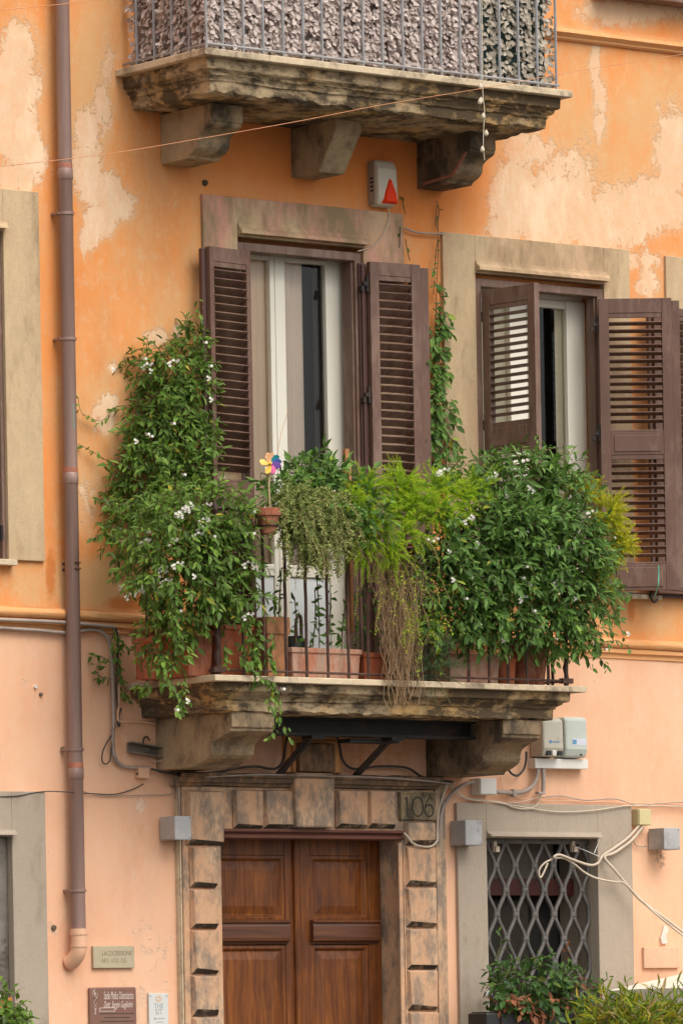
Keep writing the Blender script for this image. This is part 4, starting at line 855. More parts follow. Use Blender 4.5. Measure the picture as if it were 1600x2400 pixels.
for (q0, q1, d) in (((1203, 1850), (1212, 1868), .066), ((1262, 1856), (1278, 1862), .066)):
    a, b = at(*q0, d), at(*q1, d); m = MB(); m.box(a.x, b.x, .03, d, b.z, a.z); props(m.build('conduit_clip', 'cable_grey', None, bevel=.003), 'clip on the %s conduit under the wall cabinets' % ('elbow' if q0[0] == 1203 else 'upright'), 'clip')
cable('cable', [(1233, 1762, .05), (1232, 1785, .05), (1226, 1805, .05), (1213, 1818, .05), (1200, 1815, .05), (1192, 1806, .05)], .008, 'cable_dark', 'loop of black cable under the right stone bracket')
cable('conduit', [(1110, 1834, .05), (1090, 1838, .05), (1065, 1855, .05), (1045, 1880, .05), (1036, 1900, .06), (1028, 1950, .06), (1025, 1975, .06)], .011, 'cable_grey', 'grey conduit sloping from the cream box down the doorway edge', 'conduit')
cable('cable', [(1050, 1832, .05), (1036, 1870, .06), (1026, 1910, .06), (1024, 1950, .09), (1023, 1972, .1), (1010, 1984, .1), (990, 1985, .1), (968, 1978, .1), (955, 1962, .1), (946, 1953, .1)], .007, 'cable_cream', 'pale cable looping over the right side of the doorway to its lintel')
cable('cable', [(1046, 1832, .05), (1038, 1880, .055), (1034, 1950, .055), (1033, 2000, .055)], .004, 'cable_cream', 'thin pale cable down the right edge of the doorway')
cable('cable', [(1050, 1833, .04), (1070, 1862, .03), (1110, 1876, .04), (1170, 1880, .04), (1200, 1892, .045), (1230, 1897, .045), (1255, 1890, .045), (1265, 1872, .045), (1268, 1862, .05)], .0045, 'cable_cream', 'pale cable sagging over the grey window frame, deepest strand')
cable('cable', [(1055, 1835, .04), (1085, 1868, .03), (1140, 1877, .04), (1200, 1888, .045), (1300, 1903, .045), (1380, 1901, .045), (1440, 1893, .045), (1485, 1889, .04), (1640, 1892, .03)], .0045, 'cable_cream', 'pale cable running right across the grey window frame')
cable('cable', [(1268, 1862, .05), (1250, 1873, .04), (1200, 1883, .04), (1150, 1880, .04)], .0035, 'cable_cream', 'pale cable rising to the foot of the upright conduit')
cable('cable', [(1270, 1870, .02), (1310, 1866, .02), (1370, 1876, .02), (1440, 1873, .02), (1490, 1887, .02), (1540, 1884, .02), (1640, 1878, .02)], .004, 'cable_grey', 'grey cable waving along the wall above the grey window frame')
cable('cable', [(1172, 1820, .02), (1176, 1845, .02), (1190, 1865, .02), (1260, 1876, .02), (1400, 1880, .02), (1640, 1888, .02)], .003, 'peach_paint', 'thin peach-painted wire along the wall above the grilled window')
# loose cables in front of the grille
cable('cable', [(1497, 1936, .06), (1470, 1965, .06), (1436, 1990, .06), (1412, 2006, .07), (1400, 2024, .08), (1380, 2028, .08), (1340, 2015, .08), (1310, 2004, .08), (1296, 2010, .08)], .0085, 'cable_cream', 'loose cream cable from the yellowish box to the iron lattice, upper one')
cable('cable', [(1506, 1937, .06), (1480, 1970, .06), (1440, 1999, .06), (1416, 2010, .07), (1440, 2040, .09), (1465, 2070, .1), (1500, 2110, .12), (1560, 2155, .2), (1660, 2230, .4)], .0095, 'cable_cream', 'thick pale cable dropping from the yellowish box to the right edge')
cable('cable', [(1296, 2012, .07), (1320, 2012, .07), (1345, 2026, .07), (1370, 2046, .07), (1400, 2060, .08), (1440, 2068, .09), (1460, 2070, .1), (1500, 2108, .12), (1545, 2150, .2), (1640, 2225, .4)], .007, 'cable_cream', 'loose cream cable from the iron lattice joining the thick one')
cable('cable', [(1296, 2013, .06), (1275, 2024, .06), (1263, 2040, .06), (1264, 2056, .06), (1270, 2053, .06), (1283, 2024, .06)], .006, 'cable_cream', 'hanging loop of cream cable on the iron lattice')
for q in (((1347, 1984, -.03), (1380, 1998, .03), (1412, 2012, .07)), ((1392, 2000, .05), (1398, 1985, .03), (1404, 1968, .03))):
    cable('string_tie', list(q), .0028, 'box_white', 'thin white string tying the cables to the %s' % ('lattice' if q[0][0] == 1347 else 'window corner'), 'string')
for bx_ in (1160, 1343): 
    a, b = at(bx_-4, 1972, -.04), at(bx_+4, 1998, -.04); m = MB(); m.box(a.x, b.x, -.06, -.035, b.z, a.z); m.box(a.x+.004, b.x+.008, -.0345, -.02, b.z, b.z+.035); props(m.build('hook_plate', 'cable_cream', None, bevel=.002), 'pale metal hook at the %s top of the iron lattice' % ('left' if bx_ < 1200 else 'right'), 'hook')
cable('cable', [(1484, 1972, .02), (1490, 1982, .02), (1505, 1985, .02), (1521, 1982, .05)], .0035, 'cable_grey', 'short wire leading to the right-hand wall lamp')
# cube wall lamps
for (xs, ys, xe, ye, lab) in ((410, 1913, 448, 1969, 'grey cube wall lamp left of the doorway'), (1091, 1923, 1129, 1982, 'grey cube wall lamp between the doorway and the grilled window'), (1556, 1941, 1593, 1992, 'grey cube wall lamp at the right edge, with soot below it')):
    d = .16; a, b = at(xs, (ys+ye)/2, d), at(xe, (ys+ye)/2, d); zt_, zb_ = az(xs, ys, d), az(xs, ye, d)
    t = thing('wall_lamp', lab, 'wall lamp', (a.x, 0, zb_), 'cube wall lamps'); m = MB(); th = .006
    m.box(a.x, b.x, d-th, d, zb_, zt_); m.box(a.x, a.x+th, .012, d-th-.0003, zb_, zt_); m.box(b.x-th, b.x, .012, d-th-.0003, zb_, zt_); m.build('shade', 'zinc', t, bevel=.002)
    m = MB(); m.box(a.x+.008, b.x-.008, .0, .02, zb_+.02, zt_-.02); m.build('back_plate', 'zinc', t); m = MB(); m.box(a.x+.02, b.x-.02, .03, d-.03, zb_+.03, zt_-.03); m.build('lamp_block', 'box_white', t)
    for u, v in ((.008, .012), (.008, -.012)):
        m = MB(); zz = zb_+v if v > 0 else zt_+v; m.box(b.x-.014, b.x-.008, d-.002, d+.0012, zz-.003, zz+.003); m.build('screw', 'cable_dark', t)
    m = MB(); m.box(a.x-.0012, b.x+.0012, .02, d+.0008, zb_+.004, zb_+.006); m.build('seam', 'galvanised', t)
# signs
t, x0, x1, z0, z1 = wbox('stone_plaque', 'travertine_plaque', 219, 315, 2218, 2270, .02, 'small beige stone plaque with two worn carved lines', 'plaque', bevel=.003)
lettering('LACDCFISSIONE', (x0+x1)/2+.02, z0+(z1-z0)*.66, .0203, .040, 'ink_brown', t, sx=.72); lettering('ART. VOS. CB.', (x0+x1)/2+.0, z0+(z1-z0)*.33, .0203, .036, 'ink_brown', t, sx=.8)
t, x0, x1, z0, z1 = wbox('doctor_sign', 'sign_brown', 211, 321, 2315, 2480, .02, 'brown dentist sign with pale lettering left of the door', 'sign', bevel=.008)
def sgn(u, v): return x0+(x1-x0)*u, az(266, 2315+v, .02)
X, Z = sgn(.62, 20); lettering('Studio Medico Odontoiatrico', X, Z, .0203, .066, 'sign_pale_letter', t, sx=.265)
X, Z = sgn(.60, 41); lettering('Dott. Sergio Guglielmi', X, Z, .0203, .054, 'sign_pale_letter', t, sx=.42, shear=.45)
X, Z = sgn(.37, 52); m = MB(); w_, h_ = .055, .011
m.box(X-w_, X+w_, .0195, .0208, Z+h_-.003, Z+h_); m.box(X-w_, X+w_, .0195, .0208, Z-h_, Z-h_+.003); m.box(X-w_, X-w_+.004, .0195, .0209, Z-h_, Z+h_); m.box(X+w_-.004, X+w_, .0195, .0209, Z-h_, Z+h_); m.build('label_border', 'sign_pale_letter', t)
for k in range(6):
    X, Z = sgn(.58, 62+k*9); m = MB(); ww = .12-.03*(k % 2); m.box(X-ww, X+ww, .0195, .0205, Z-.003, Z+.003); m.build('fine_print', 'ink_dark', t)
em = MB(); X, Z = sgn(.115, 16); em.tube([(X+.017*math.cos(a), -.0203, Z+.026*math.sin(a)) for a in np.linspace(-math.pi/2+.3, 1.5*math.pi-.3, 20)], .0045, 5, flat=.3)
for s in (1, -1): em.tube(bez([(X+s*.009, -.0203, Z-.022), (X-s*.010, -.0203, Z-.05), (X+s*.007, -.0203, Z-.075), (X-s*.003, -.0203, Z-.10)], 5), .003, 5, flat=.3)
em.box(X-.002, X+.002, .0195, .021, Z-.012, Z+.018); em.box(X-.009, X+.009, .0195, .0211, Z+.002, Z+.006); em.tube([(X, -.0203, Z-.08), (X, -.0203, Z-.115)], .003, 5, flat=.3); em.build('emblem', 'sign_pale_letter', t)
t, x0, x1, z0, z1 = wbox('white_sign', 'sign_white', 350, 395, 2329, 2470, .015, 'narrow white sign with an orange mark, between the brown sign and the door', 'sign', bevel=.002)
cxs = (x0+x1)/2
def s2(v): return az(372, 2329+v, .015)
lettering('THE', cxs, s2(30), .0152, .042, 'ink_grey', t, sx=.9); lettering('SIT', cxs, s2(44), .0152, .046, 'ink_grey', t, sx=.9)
m = MB(); zc = s2(13); m.tube([(cxs+.02*math.cos(a), -.0152, zc+.016*math.sin(a)) for a in np.linspace(0, 2*math.pi, 20)], .0022, 4, flat=.3); m.tube([(cxs+.011*math.cos(a), -.0152, zc+.009*math.sin(a)) for a in np.linspace(0, 2*math.pi, 16)], .002, 4, flat=.3); m.build('emblem', 'ink_orange', t)
for u in (x0+.012, x1-.012):
    for v in (6, ): m = MB(); m.lathe((u, -.015, s2(v)), [(.006, -.002), (.006, .002)], 8); m.build('screw', 'ink_grey', t)
m = MB(); m.box(cxs-.035, cxs-.02, .0148, .0156, s2(62), s2(57)); m.box(cxs-.014, cxs+.04, .0148, .0155, s2(60.5), s2(58.5)); m.box(cxs-.02, cxs+.03, .0148, .0155, s2(68.5), s2(67)); m.build('fine_print', 'ink_grey', t)
t, x0, x1, z0, z1 = wbox('stone_plaque', 'peach_plaque', 1509, 1592, 2221, 2270, .02, 'blank peach-tinted plaque right of the grilled window', 'plaque', bevel=.003)
m = MB(); c = [at(*q, .0025) for q in ((1548, 2213), (1545, 2200), (1549, 2185), (1553, 2170), (1560, 2172), (1563, 2182), (1558, 2192), (1560, 2212))]; m.add([(p.x, -.016, p.z) for p in c] + [(p.x, .0, p.z) for p in c], [tuple(range(8))] + [(k, (k+1) % 8, 8+(k+1) % 8, 8+k) for k in range(8)]); props(m.build('filler_patch', 'white_mark', None), 'white filler smear on the wall above the blank plaque', 'patch')
# small holes and plugs in the plaster
for (hx, hy, s, lab) in ((480, 428, .02, 'short pipe stub left of the tall window frame'), (82, 1610, .012, 'pale wall plug left of the drainpipe'), (95, 1628, .012, 'dark drill hole beside the pale wall plug'), (125, 2176, .018, 'broken hole in the plaster by the grey frame'), (146, 1755, .012, 'rusty hook at the drainpipe clamp')):
    c = at(hx, hy, 0); m = MB(); m.lathe((0, 0, 0), [(s, -.006), (s*.8, .012)], 9); m.v = [(c.x+x, c.y-z, c.z+y) for x, y, z in m.v]; props(m.build('wall_plug', 'console_stained' if hy != 1610 else 'box_white', None), lab, 'wall plug')
cable('string_tie', [(1542, 1326, .42), (1543, 1350, .42), (1541, 1375, .42), (1534, 1396, .3)], .004, 'string_green', 'green string hanging from the open leaf of the right window', 'string')
m = MB(); m.tube(bez([at(1526, 1385, .06), at(1526, 1402, .08), at(1532, 1411, .08), at(1540, 1406, .08)], 5), .009, 6); props(m.build('iron_hook', 'black_iron', None, smooth=True), 'small iron hook under the right window', 'hook')
m = MB(); a, b = at(1385, 1388, .2), at(1600, 1397, .2); m.box(ax(1480, 1392, .1), 3.2, .023, .05, az(1540, 1398, .1), az(1540, 1390, .1)); props(m.build('sill_bar', 'dark_shutter', None), 'dark bar below the open leaf of the right window', 'bar')
# ------------------------------------------------------------------ plants
VIEW = -np.array(_f)                            # towards the viewer
def nrm(a): return a/np.maximum(np.linalg.norm(a, axis=-1, keepdims=True), 1e-9)
TEMPL = np.array([(0, 0, 0), (.42, 0, -.05), (1, 0, -.10), (.38, .5, .05), (.38, -.5, .05), (.74, .34, -.0), (.74, -.34, -.0)])
TRI = [(0, 1, 3), (3, 1, 5), (1, 2, 5), (0, 4, 1), (4, 6, 1), (1, 6, 2)]
NEED = np.array([(0, .5, 0), (0, -.5, 0), (1, 0, -.05)]); NTRI = [(0, 1, 2)]
class Fol:
    def __init__(s): s.P = []; s.D = []; s.N = []; s.L = []; s.W = []; s.T = []; s.stems = []
    def leaf(s, p, d, n, l, w, t): s.P.append(p); s.D.append(d); s.N.append(n); s.L.append(l); s.W.append(w); s.T.append(t)
    def twig(s, p, d, out, n, L, w=.42, droop=.5, tb=0., spread=1.0):
        d = nrm(np.array(d)); tl = L*(.35+.22*n); a = RS.uniform(0, 6.28)
        side = nrm(np.cross(d, RS.normal(size=3))); oth = np.cross(d, side)
        for k in range(n):
            f = (k+.5)/n; q = p + d*tl*f + np.array((0, 0, -.25*tl*f*f*droop)); a += 2.4
            r = side*math.cos(a)+oth*math.sin(a); ld = d*(.35+.5*f) + r*spread*(.9-.35*f) + np.array((0, 0, -droop*RS.uniform(.25, .9)))
            nn = np.array(out)*.8 + VIEW*.35 + np.array((0, 0, .75)) + RS.normal(size=3)*.3
            s.leaf(q, ld, nn, L*RS.uniform(.5, 1.28), w*RS.uniform(.7, 1.25), (tb+RS.beta(2.2, 2.6) if RS.rand() > .014 else .98))
        s.stems.append([p, p+d*tl*.5+np.array((0, 0, -.06*tl*droop)), p+d*tl*.9+np.array((0, 0, -.2*tl*droop))])
    def blob(s, px, py, d, rx, ry, rd, ntw, L=.058, n=6, droop=.6, w=.42, tb=0., shell=.55, keep=.25):
        c = np.array(at(px, py, d)); R = np.array((rx/309*.8, rd, ry/395))
        k = 0
        while k < ntw:
            u = nrm(RS.normal(size=3)); 
            if u @ VIEW < -.25 and RS.rand() > keep: continue
            r = 1-(1-shell)*RS.rand()**1.6
            if RS.rand() < .12: r *= RS.uniform(1.02, 1.16)
            p = c + u*R*r; p[1] = min(p[1], -.03); k += 1
            s.twig(p, u*.7+RS.normal(size=3)*.45+np.array((0, 0, -.35*droop)), u, RS.randint(max(2, n-2), n+2), L, w, droop, tb)
    def strand(s, pts, step=.03, L=.045, w=.45, droop=.7, tb=0., r=.002, dens=1., jitter=.6):
        pp = bez([at(*p) for p in pts], 10); s.stems.append([np.array(p) for p in pp]); acc = 0
        for a, b in zip(pp[:-1], pp[1:]):
            acc += (b-a).length
            while acc > step:
                acc -= step
                if RS.rand() > dens: continue
                t = nrm(np.array(b-a)); o = nrm(RS.normal(size=3)+VIEW*.5)
                s.leaf(np.array(b)+RS.normal(size=3)*.006, t*.4+o*jitter+np.array((0, 0, -droop*.5)), VIEW*.6+np.array((0, 0, .8))+RS.normal(size=3)*.3, L*RS.uniform(.6, 1.2), w, tb+RS.beta(2.2, 2.4))
    def frame(s):
        P, D, N = np.array(s.P), nrm(np.array(s.D)), np.array(s.N); S = nrm(np.cross(N, D)); N = np.cross(D, S); return P, D, S, N, np.array(s.L), np.array(s.W), np.clip(np.array(s.T), 0, 1)
    def joined(s, name, mat, parent, idx, templ=TEMPL, tri=TRI):
        P, D, S, N, L, Wd, T = [a[idx] for a in s.frame()]; n = len(P); m = len(templ)
        V = P[:, None] + L[:, None, None]*(templ[None, :, 0, None]*D[:, None] + templ[None, :, 1, None]*Wd[:, None, None]*S[:, None] + templ[None, :, 2, None]*N[:, None])
        V = V.reshape(-1, 3); org = V.mean(0); F = (np.array(tri)[None]+(np.arange(n)*m)[:, None, None]).reshape(-1, 3)
        me = bpy.data.meshes.new(name); me.vertices.add(len(V)); me.vertices.foreach_set('co', (V-org).astype(np.float32).ravel())
        me.loops.add(F.size); me.loops.foreach_set('vertex_index', F.ravel().astype(np.int32)); me.polygons.add(len(F)); me.polygons.foreach_set('loop_start', np.arange(0, F.size, 3, dtype=np.int32)); me.polygons.foreach_set('loop_total', np.full(len(F), 3, np.int32))
        a = me.attributes.new('tint', 'FLOAT', 'POINT'); a.data.foreach_set('value', np.repeat(T, m).astype(np.float32)); me.update(); me.validate(); me.materials.append(MT[mat])
        for p in me.polygons: p.use_smooth = True
        return place(name, me, parent, org, kind='stuff')
    def build(s, parent, mat, singles=300, stem_mat='stem_brown', stem_r=.0018, leafname='leaf', templ=TEMPL, tri=TRI, nstem=1e9):
        P, D, S, N, L, Wd, T = s.frame(); n = len(P)
        front = P@VIEW + RS.rand(n)*.12; order = np.argsort(-front*(1)-L*.5)
        vis = order[:min(n, singles*5)]; pick = RS.permutation(vis)[:singles] if singles else np.array([], int)
        rest = np.setdiff1d(np.arange(n), pick)
        if len(rest): s.joined('foliage', mat, parent, rest, templ, tri)
        if len(pick):
            meshes = []
            for k in range(12):
                me = bpy.data.meshes.new(leafname); tt = templ.copy(); tt[:, 2] *= .6+.12*k % 1.3; me.from_pydata([(u, v, w_) for u, v, w_ in tt], [], tri)
                a = me.attributes.new('tint', 'FLOAT', 'POINT'); a.data.foreach_set('value', np.full(len(tt), (k+.5)/12, np.float32)); me.materials.append(MT[mat])
                for p in me.polygons: p.use_smooth = True
                meshes.append(me)
            for i in pick:
                o = bpy.data.objects.new(leafname, meshes[min(11, int(T[i]*12))]); COL.objects.link(o); o.parent = parent
                l, w_ = L[i], L[i]*Wd[i]; M_ = Matrix([(D[i][r]*l, S[i][r]*w_, N[i][r]*l, P[i][r]-WL[parent.name][r]) for r in range(3)] + [(0, 0, 0, 1)]); o.matrix_local = M_
        if s.stems:
            st_ = s.stems if len(s.stems) <= nstem else [s.stems[i] for i in RS.permutation(len(s.stems))[:int(nstem)]]
            m = MB()
            for q in st_: m.tube(q, stem_r, 3, cap=False)
            m.build('stems', stem_mat, parent, kind='stuff')
def flower_mesh(R, ns, spread, r, mat='petal_white'):
    m = MB()
    for _ in range(ns):
        c = Vector([R.gauss(0, 1)*spread*k for k in (1, .5, .8)]); ax_ = (Vector((math.sin(YAW)*-1, -math.cos(YAW), .35)) + Vector([R.gauss(0, .35) for _ in range(3)])).normalized()
        u = ax_.cross(Vector((.3, .2, 1))).normalized(); v = ax_.cross(u); k0 = R.uniform(0, 6)
        for k in range(5):
            a = k0+k*1.2566; d1 = u*math.cos(a)+v*math.sin(a); d2 = u*math.cos(a+.5)+v*math.sin(a+.5); d3 = u*math.cos(a-.5)+v*math.sin(a-.5); rr = r*R.uniform(.8, 1.15)
            m.add([c, c+d3*rr*.62+ax_*.15*rr, c+d1*rr, c+d2*rr*.62+ax_*.15*rr], [(0, 1, 2, 3)])
    return m
FLM = []
for k in range(5):
    R = random.Random(k); FLM.append(flower_mesh(R, [3, 5, 7, 9, 1][k], [.008, .012, .016, .020, .001][k], .0108).mesh('flower_cluster', 'petal_white'))
def flowers(parent, spots):
    for px, py, d, k in spots:
        c = at(px, py, d); place('flower_cluster', FLM[k], parent, c)
def plant(name, label, px, py, d, cat='plant', group=None): return thing(name, label, cat, at(px, py, d), group)

# climber on the wall beside the left shutter
t = plant('climbing_vine', 'leafy green climber with a few white flowers, on the wall left of the tall window', 390, 1180, .1, 'climber', 'leafy climbers'); f = Fol()
for b in ((445, 800, .10, 35, 35, .08, 20), (345, 855, .09, 45, 38, .07, 22), (415, 870, .12, 62, 60, .11, 58), (395, 950, .14, 84, 70, .13, 95), (385, 1035, .15, 95, 70, .14, 105), (375, 1110, .16, 105, 60, .15, 100), (345, 1170, .17, 90, 42, .16, 60), (455, 920, .18, 25, 90, .08, 34), (465, 1060, .2, 22, 90, .08, 34)): f.blob(*b[:6], int(b[6]*1.3), L=.053, n=8, w=.38)
for q in ([(480, 800, .2), (478, 770, .2), (470, 745, .15), (465, 700, .1)], [(330, 840, .08), (300, 838, .05), (288, 850, .04)], [(300, 950, .08), (270, 955, .05), (240, 985, .04), (215, 980, .03), (190, 965, .03), (183, 930, .03)], [(270, 1090, .1), (235, 1070, .05), (210, 1055, .03), (182, 1040, .03)], [(280, 1190, .2), (250, 1175, .2), (222, 1170, .2)], [(480, 950, .3), (500, 975, .3), (515, 1010, .3)], [(500, 1020, .3), (520, 1028, .3)], [(330, 850, .06), (310, 830, .05), (308, 810, .05)]): f.strand(q, .022, .045)
f.build(t, 'leaf_green')
flowers(t, [(343, 853, .2, 2), (352, 868, .2, 1), (405, 845, .3, 2), (264, 865, .06, 1), (480, 800, .3, 0), (492, 855, .35, 0), (487, 885, .35, 1), (493, 935, .35, 1), (345, 1015, .36, 0), (353, 1020, .36, 0), (317, 1033, .3, 1), (430, 1110, .4, 0), (520, 1115, .3, 0), (405, 990, .35, 0), (338, 838, .2, 0)])
# cascade over the left half of the balcony
t = plant('flowering_vine', 'white-flowered vine cascading over the left side of the lower balcony railing', 440, 1580, .7, 'climber', 'leafy climbers'); f = Fol()
for b in ((500, 1210, .78, 115, 55, .16, 75), (420, 1260, .75, 120, 80, .18, 105), (525, 1310, .82, 76, 90, .11, 80), (450, 1350, .82, 130, 90, .14, 120), (330, 1245, .42, 52, 60, .18, 46), (365, 1330, .6, 58, 55, .16, 42), (420, 1430, .74, 45, 50, .08, 34), (560, 1400, .84, 60, 45, .1, 30), (385, 1490, .74, 42, 55, .09, 32), (420, 1530, .80, 30, 36, .06, 8), (610, 1500, .86, 24, 40, .04, 8), (480, 1165, .6, 90, 28, .15, 34), (285, 1235, .25, 36, 40, .1, 18)): f.blob(*b[:6], int(b[6]*1.15), L=.056, n=8, droop=.8, w=.38)
for q in ([(285, 1230, .3), (262, 1220, .3), (240, 1235, .3), (250, 1265, .3)], [(300, 1310, .4), (270, 1300, .4), (255, 1295, .4)], [(262, 1470, .06), (270, 1500, .06), (275, 1560, .06), (285, 1600, .06), (290, 1640, .05)], [(262, 1480, .06), (280, 1500, .06), (300, 1520, .06)], [(262, 1590, .08), (240, 1588, .05), (225, 1575, .05), (232, 1545, .05)], [(255, 1550, .06), (240, 1540, .06), (220, 1536, .04)], [(420, 1590, .9), (430, 1620, .92), (415, 1660, .92), (418, 1672, .92)], [(380, 1590, .8), (400, 1610, .9), (425, 1650, .9), (440, 1640, .9)], [(560, 1530, .86), (580, 1560, .9), (610, 1585, .93), (640, 1600, .93)], [(525, 1500, .86), (530, 1530, .86), (528, 1560, .9)], [(640, 1480, .84), (630, 1530, .86), (640, 1570, .9)], [(600, 1440, .84), (606, 1500, .84), (585, 1560, .88)], [(350, 1590, .7), (340, 1615, .7), (320, 1612, .5)]): f.strand(q, .016, .05); f.strand([(x+5, y+4, d) for x, y, d in q], .022, .045)
for q in ([(625, 1590, .9), (640, 1620, .92), (645, 1660, .92), (648, 1690, .9), (640, 1715, .86), (625, 1732, .84)], [(630, 1600, .92), (652, 1630, .92), (655, 1680, .9), (668, 1712, .88), (684, 1740, .86)], [(640, 1600, .92), (630, 1640, .92), (640, 1675, .92)]): f.strand(q, .02, .042, w=.5, tb=.15)
f.build(t, 'leaf_green')
flowers(t, [(420, 1205, .93, 3), (436, 1192, .93, 3), (475, 1217, .95, 2), (473, 1236, .95, 2), (485, 1217, .95, 1), (463, 1250, .96, 2), (445, 1183, .9, 3), (482, 1182, .85, 2), (338, 1267, .7, 2), (345, 1266, .7, 1), (285, 1267, .4, 0), (402, 1265, .9, 2), (378, 1330, .8, 2), (378, 1340, .8, 2), (370, 1350, .8, 1), (388, 1360, .85, 2), (355, 1366, .75, 2), (340, 1369, .75, 2), (322, 1385, .7, 2), (330, 1382, .7, 3), (305, 1393, .65, 2), (415, 1320, .95, 2), (422, 1325, .95, 0), (453, 1350, .98, 1), (373, 1381, .85, 0), (390, 1383, .85, 0), (580, 1318, .98, 2), (592, 1328, .98, 1), (420, 1430, .9, 0), (580, 1440, .98, 2), (593, 1197, .95, 0), (575, 1250, .97, 0), (592, 1248, .97, 0), (280, 1376, .4, 1), (438, 1642, .97, 1), (413, 1662, .97, 0), (662, 1613, .97, 0), (347, 1245, .7, 0), (500, 1255, .96, 0)])
# shrub behind the middle of the railing
t = plant('leafy_shrub', 'blue-green leafy shrub against the tall window, left of the feathery fern', 750, 1330, .6, 'shrub'); f = Fol()
for b in ((735, 1135, .58, 75, 45, .14, 75), (800, 1160, .64, 65, 50, .14, 65), (700, 1170, .66, 60, 30, .1, 26), (680, 1130, .5, 45, 35, .12, 22), (775, 1195, .72, 55, 40, .1, 34), (860, 1215, .94, 40, 35, .05, 16), (800, 1205, .92, 30, 30, .05, 14), (655, 1180, .8, 26, 30, .06, 9), (740, 1100, .5, 25, 30, .08, 14)): f.blob(*b, L=.066, n=6, droop=.3)
for q in ([(648, 1180, .7), (640, 1130, .7), (612, 1110, .7), (613, 1150, .7)],): f.strand(q, .03, .04)
f.build(t, 'leaf_blue_green')
flowers(t, [(660, 1120, .6, 0), (655, 1138, .62, 1), (650, 1150, .65, 1), (672, 1130, .6, 0), (790, 1100, .6, 1), (795, 1120, .62, 0), (620, 1095, .7, 0), (785, 1200, .85, 1), (778, 1265, .88, 3), (792, 1280, .88, 3), (784, 1300, .88, 2), (770, 1255, .88, 2)])
# tall leafy stems in the long planter
t = plant('potted_shrub', 'dark leafy stems growing in the long pale planter before the white door', 760, 1520, .62, 'potted plant'); f = Fol()
for x0, x1, y1 in ((700, 690, 1400), (730, 738, 1380), (748, 742, 1350), (765, 775, 1390), (800, 812, 1400), (835, 840, 1390), (860, 850, 1380), (640, 640, 1390), (655, 660, 1330), (885, 880, 1400)): 
    q = [(x0, 1530, .64), ((x0+x1)/2+RS.uniform(-6, 6), (1530+y1)/2, .66), (x1, y1, .66)]; f.strand(q, .013, .05, dens=.75); f.stems.append([np.array(at(*p)) for p in q])
f.build(t, 'leaf_blue_green', stem_r=.0035, singles=120)

def fern(t, mat, spots, stem='stem_green', needle=.021, step=.0042, sw=.17):
    f = Fol()
    for px, py, d, rx, ry, rd, n, Lf, droop in spots:
        c = np.array(at(px, py, d)); R = np.array((rx/309*.8, rd, ry/395))
        for _ in range(n):
            u = nrm(RS.normal(size=3))
            if u@VIEW < -.3: u = -u
            p = c+u*R*RS.uniform(.1, .75); dv = nrm(u*.9+RS.normal(size=3)*.35+np.array((0, 0, .35))); L = Lf*RS.uniform(.6, 1.15); path = []; N = int(L/step); v = dv.copy()
            for k in range(N):
                p = p+v*step; v = nrm(v+np.array((0, 0, -droop*step*8))+RS.normal(size=3)*.01); path.append(p.copy())
                tb = RS.rand()*.4
                for _k in range(4):
                    rn = nrm(np.cross(v, RS.normal(size=3))); f.leaf(p, rn+v*.55, RS.normal(size=3)*.6+VIEW+np.array((0, 0, .5)), needle*RS.uniform(.6, 1.2)*(1-.5*k/N), sw, .35*RS.rand()+.5*k/N+.15*tb+.12*(u@VIEW > .3))
            f.stems.append(path[::4]+[path[-1]])
    f.build(t, mat, singles=0, stem_mat=stem, stem_r=.0012, templ=NEED, tri=NTRI, nstem=160)
t = plant('asparagus_fern', 'bright yellow-green feathery fern spilling over the middle of the railing', 950, 1250, .75, 'fern', 'feathery ferns')
fern(t, 'fern_yellow', [(825, 1190, .86, 40, 50, .08, 45, .13, 1.0), (860, 1150, .78, 55, 45, .12, 60, .13, .6), (940, 1145, .80, 70, 48, .12, 85, .14, .6), (1030, 1150, .82, 80, 48, .12, 85, .14, .6), (1115, 1145, .82, 50, 40, .12, 50, .13, .6), (970, 1200, .88, 110, 45, .1, 95, .14, .9), (880, 1240, .90, 60, 55, .08, 75, .15, 1.3), (850, 1290, .90, 40, 45, .06, 40, .14, 1.5), (915, 1300, .90, 45, 45, .06, 44, .15, 1.5), (1040, 1205, .92, 75, 45, .06, 70, .13, 1.0), (1090, 1165, .90, 55, 40, .06, 50, .12, .8), (960, 1250, .89, 60, 50, .08, 50, .14, 1.2)])
t = plant('asparagus_fern', 'golden feathery fern at the right end of the railing', 1430, 1290, .6, 'fern', 'feathery ferns')
fern(t, 'fern_gold', [(1425, 1205, .78, 45, 52, .12, 120, .12, .6), (1448, 1280, .78, 34, 60, .1, 120, .11, .8), (1370, 1150, .70, 60, 28, .1, 60, .11, .6), (1425, 1340, .72, 30, 35, .08, 50, .1, 1)])
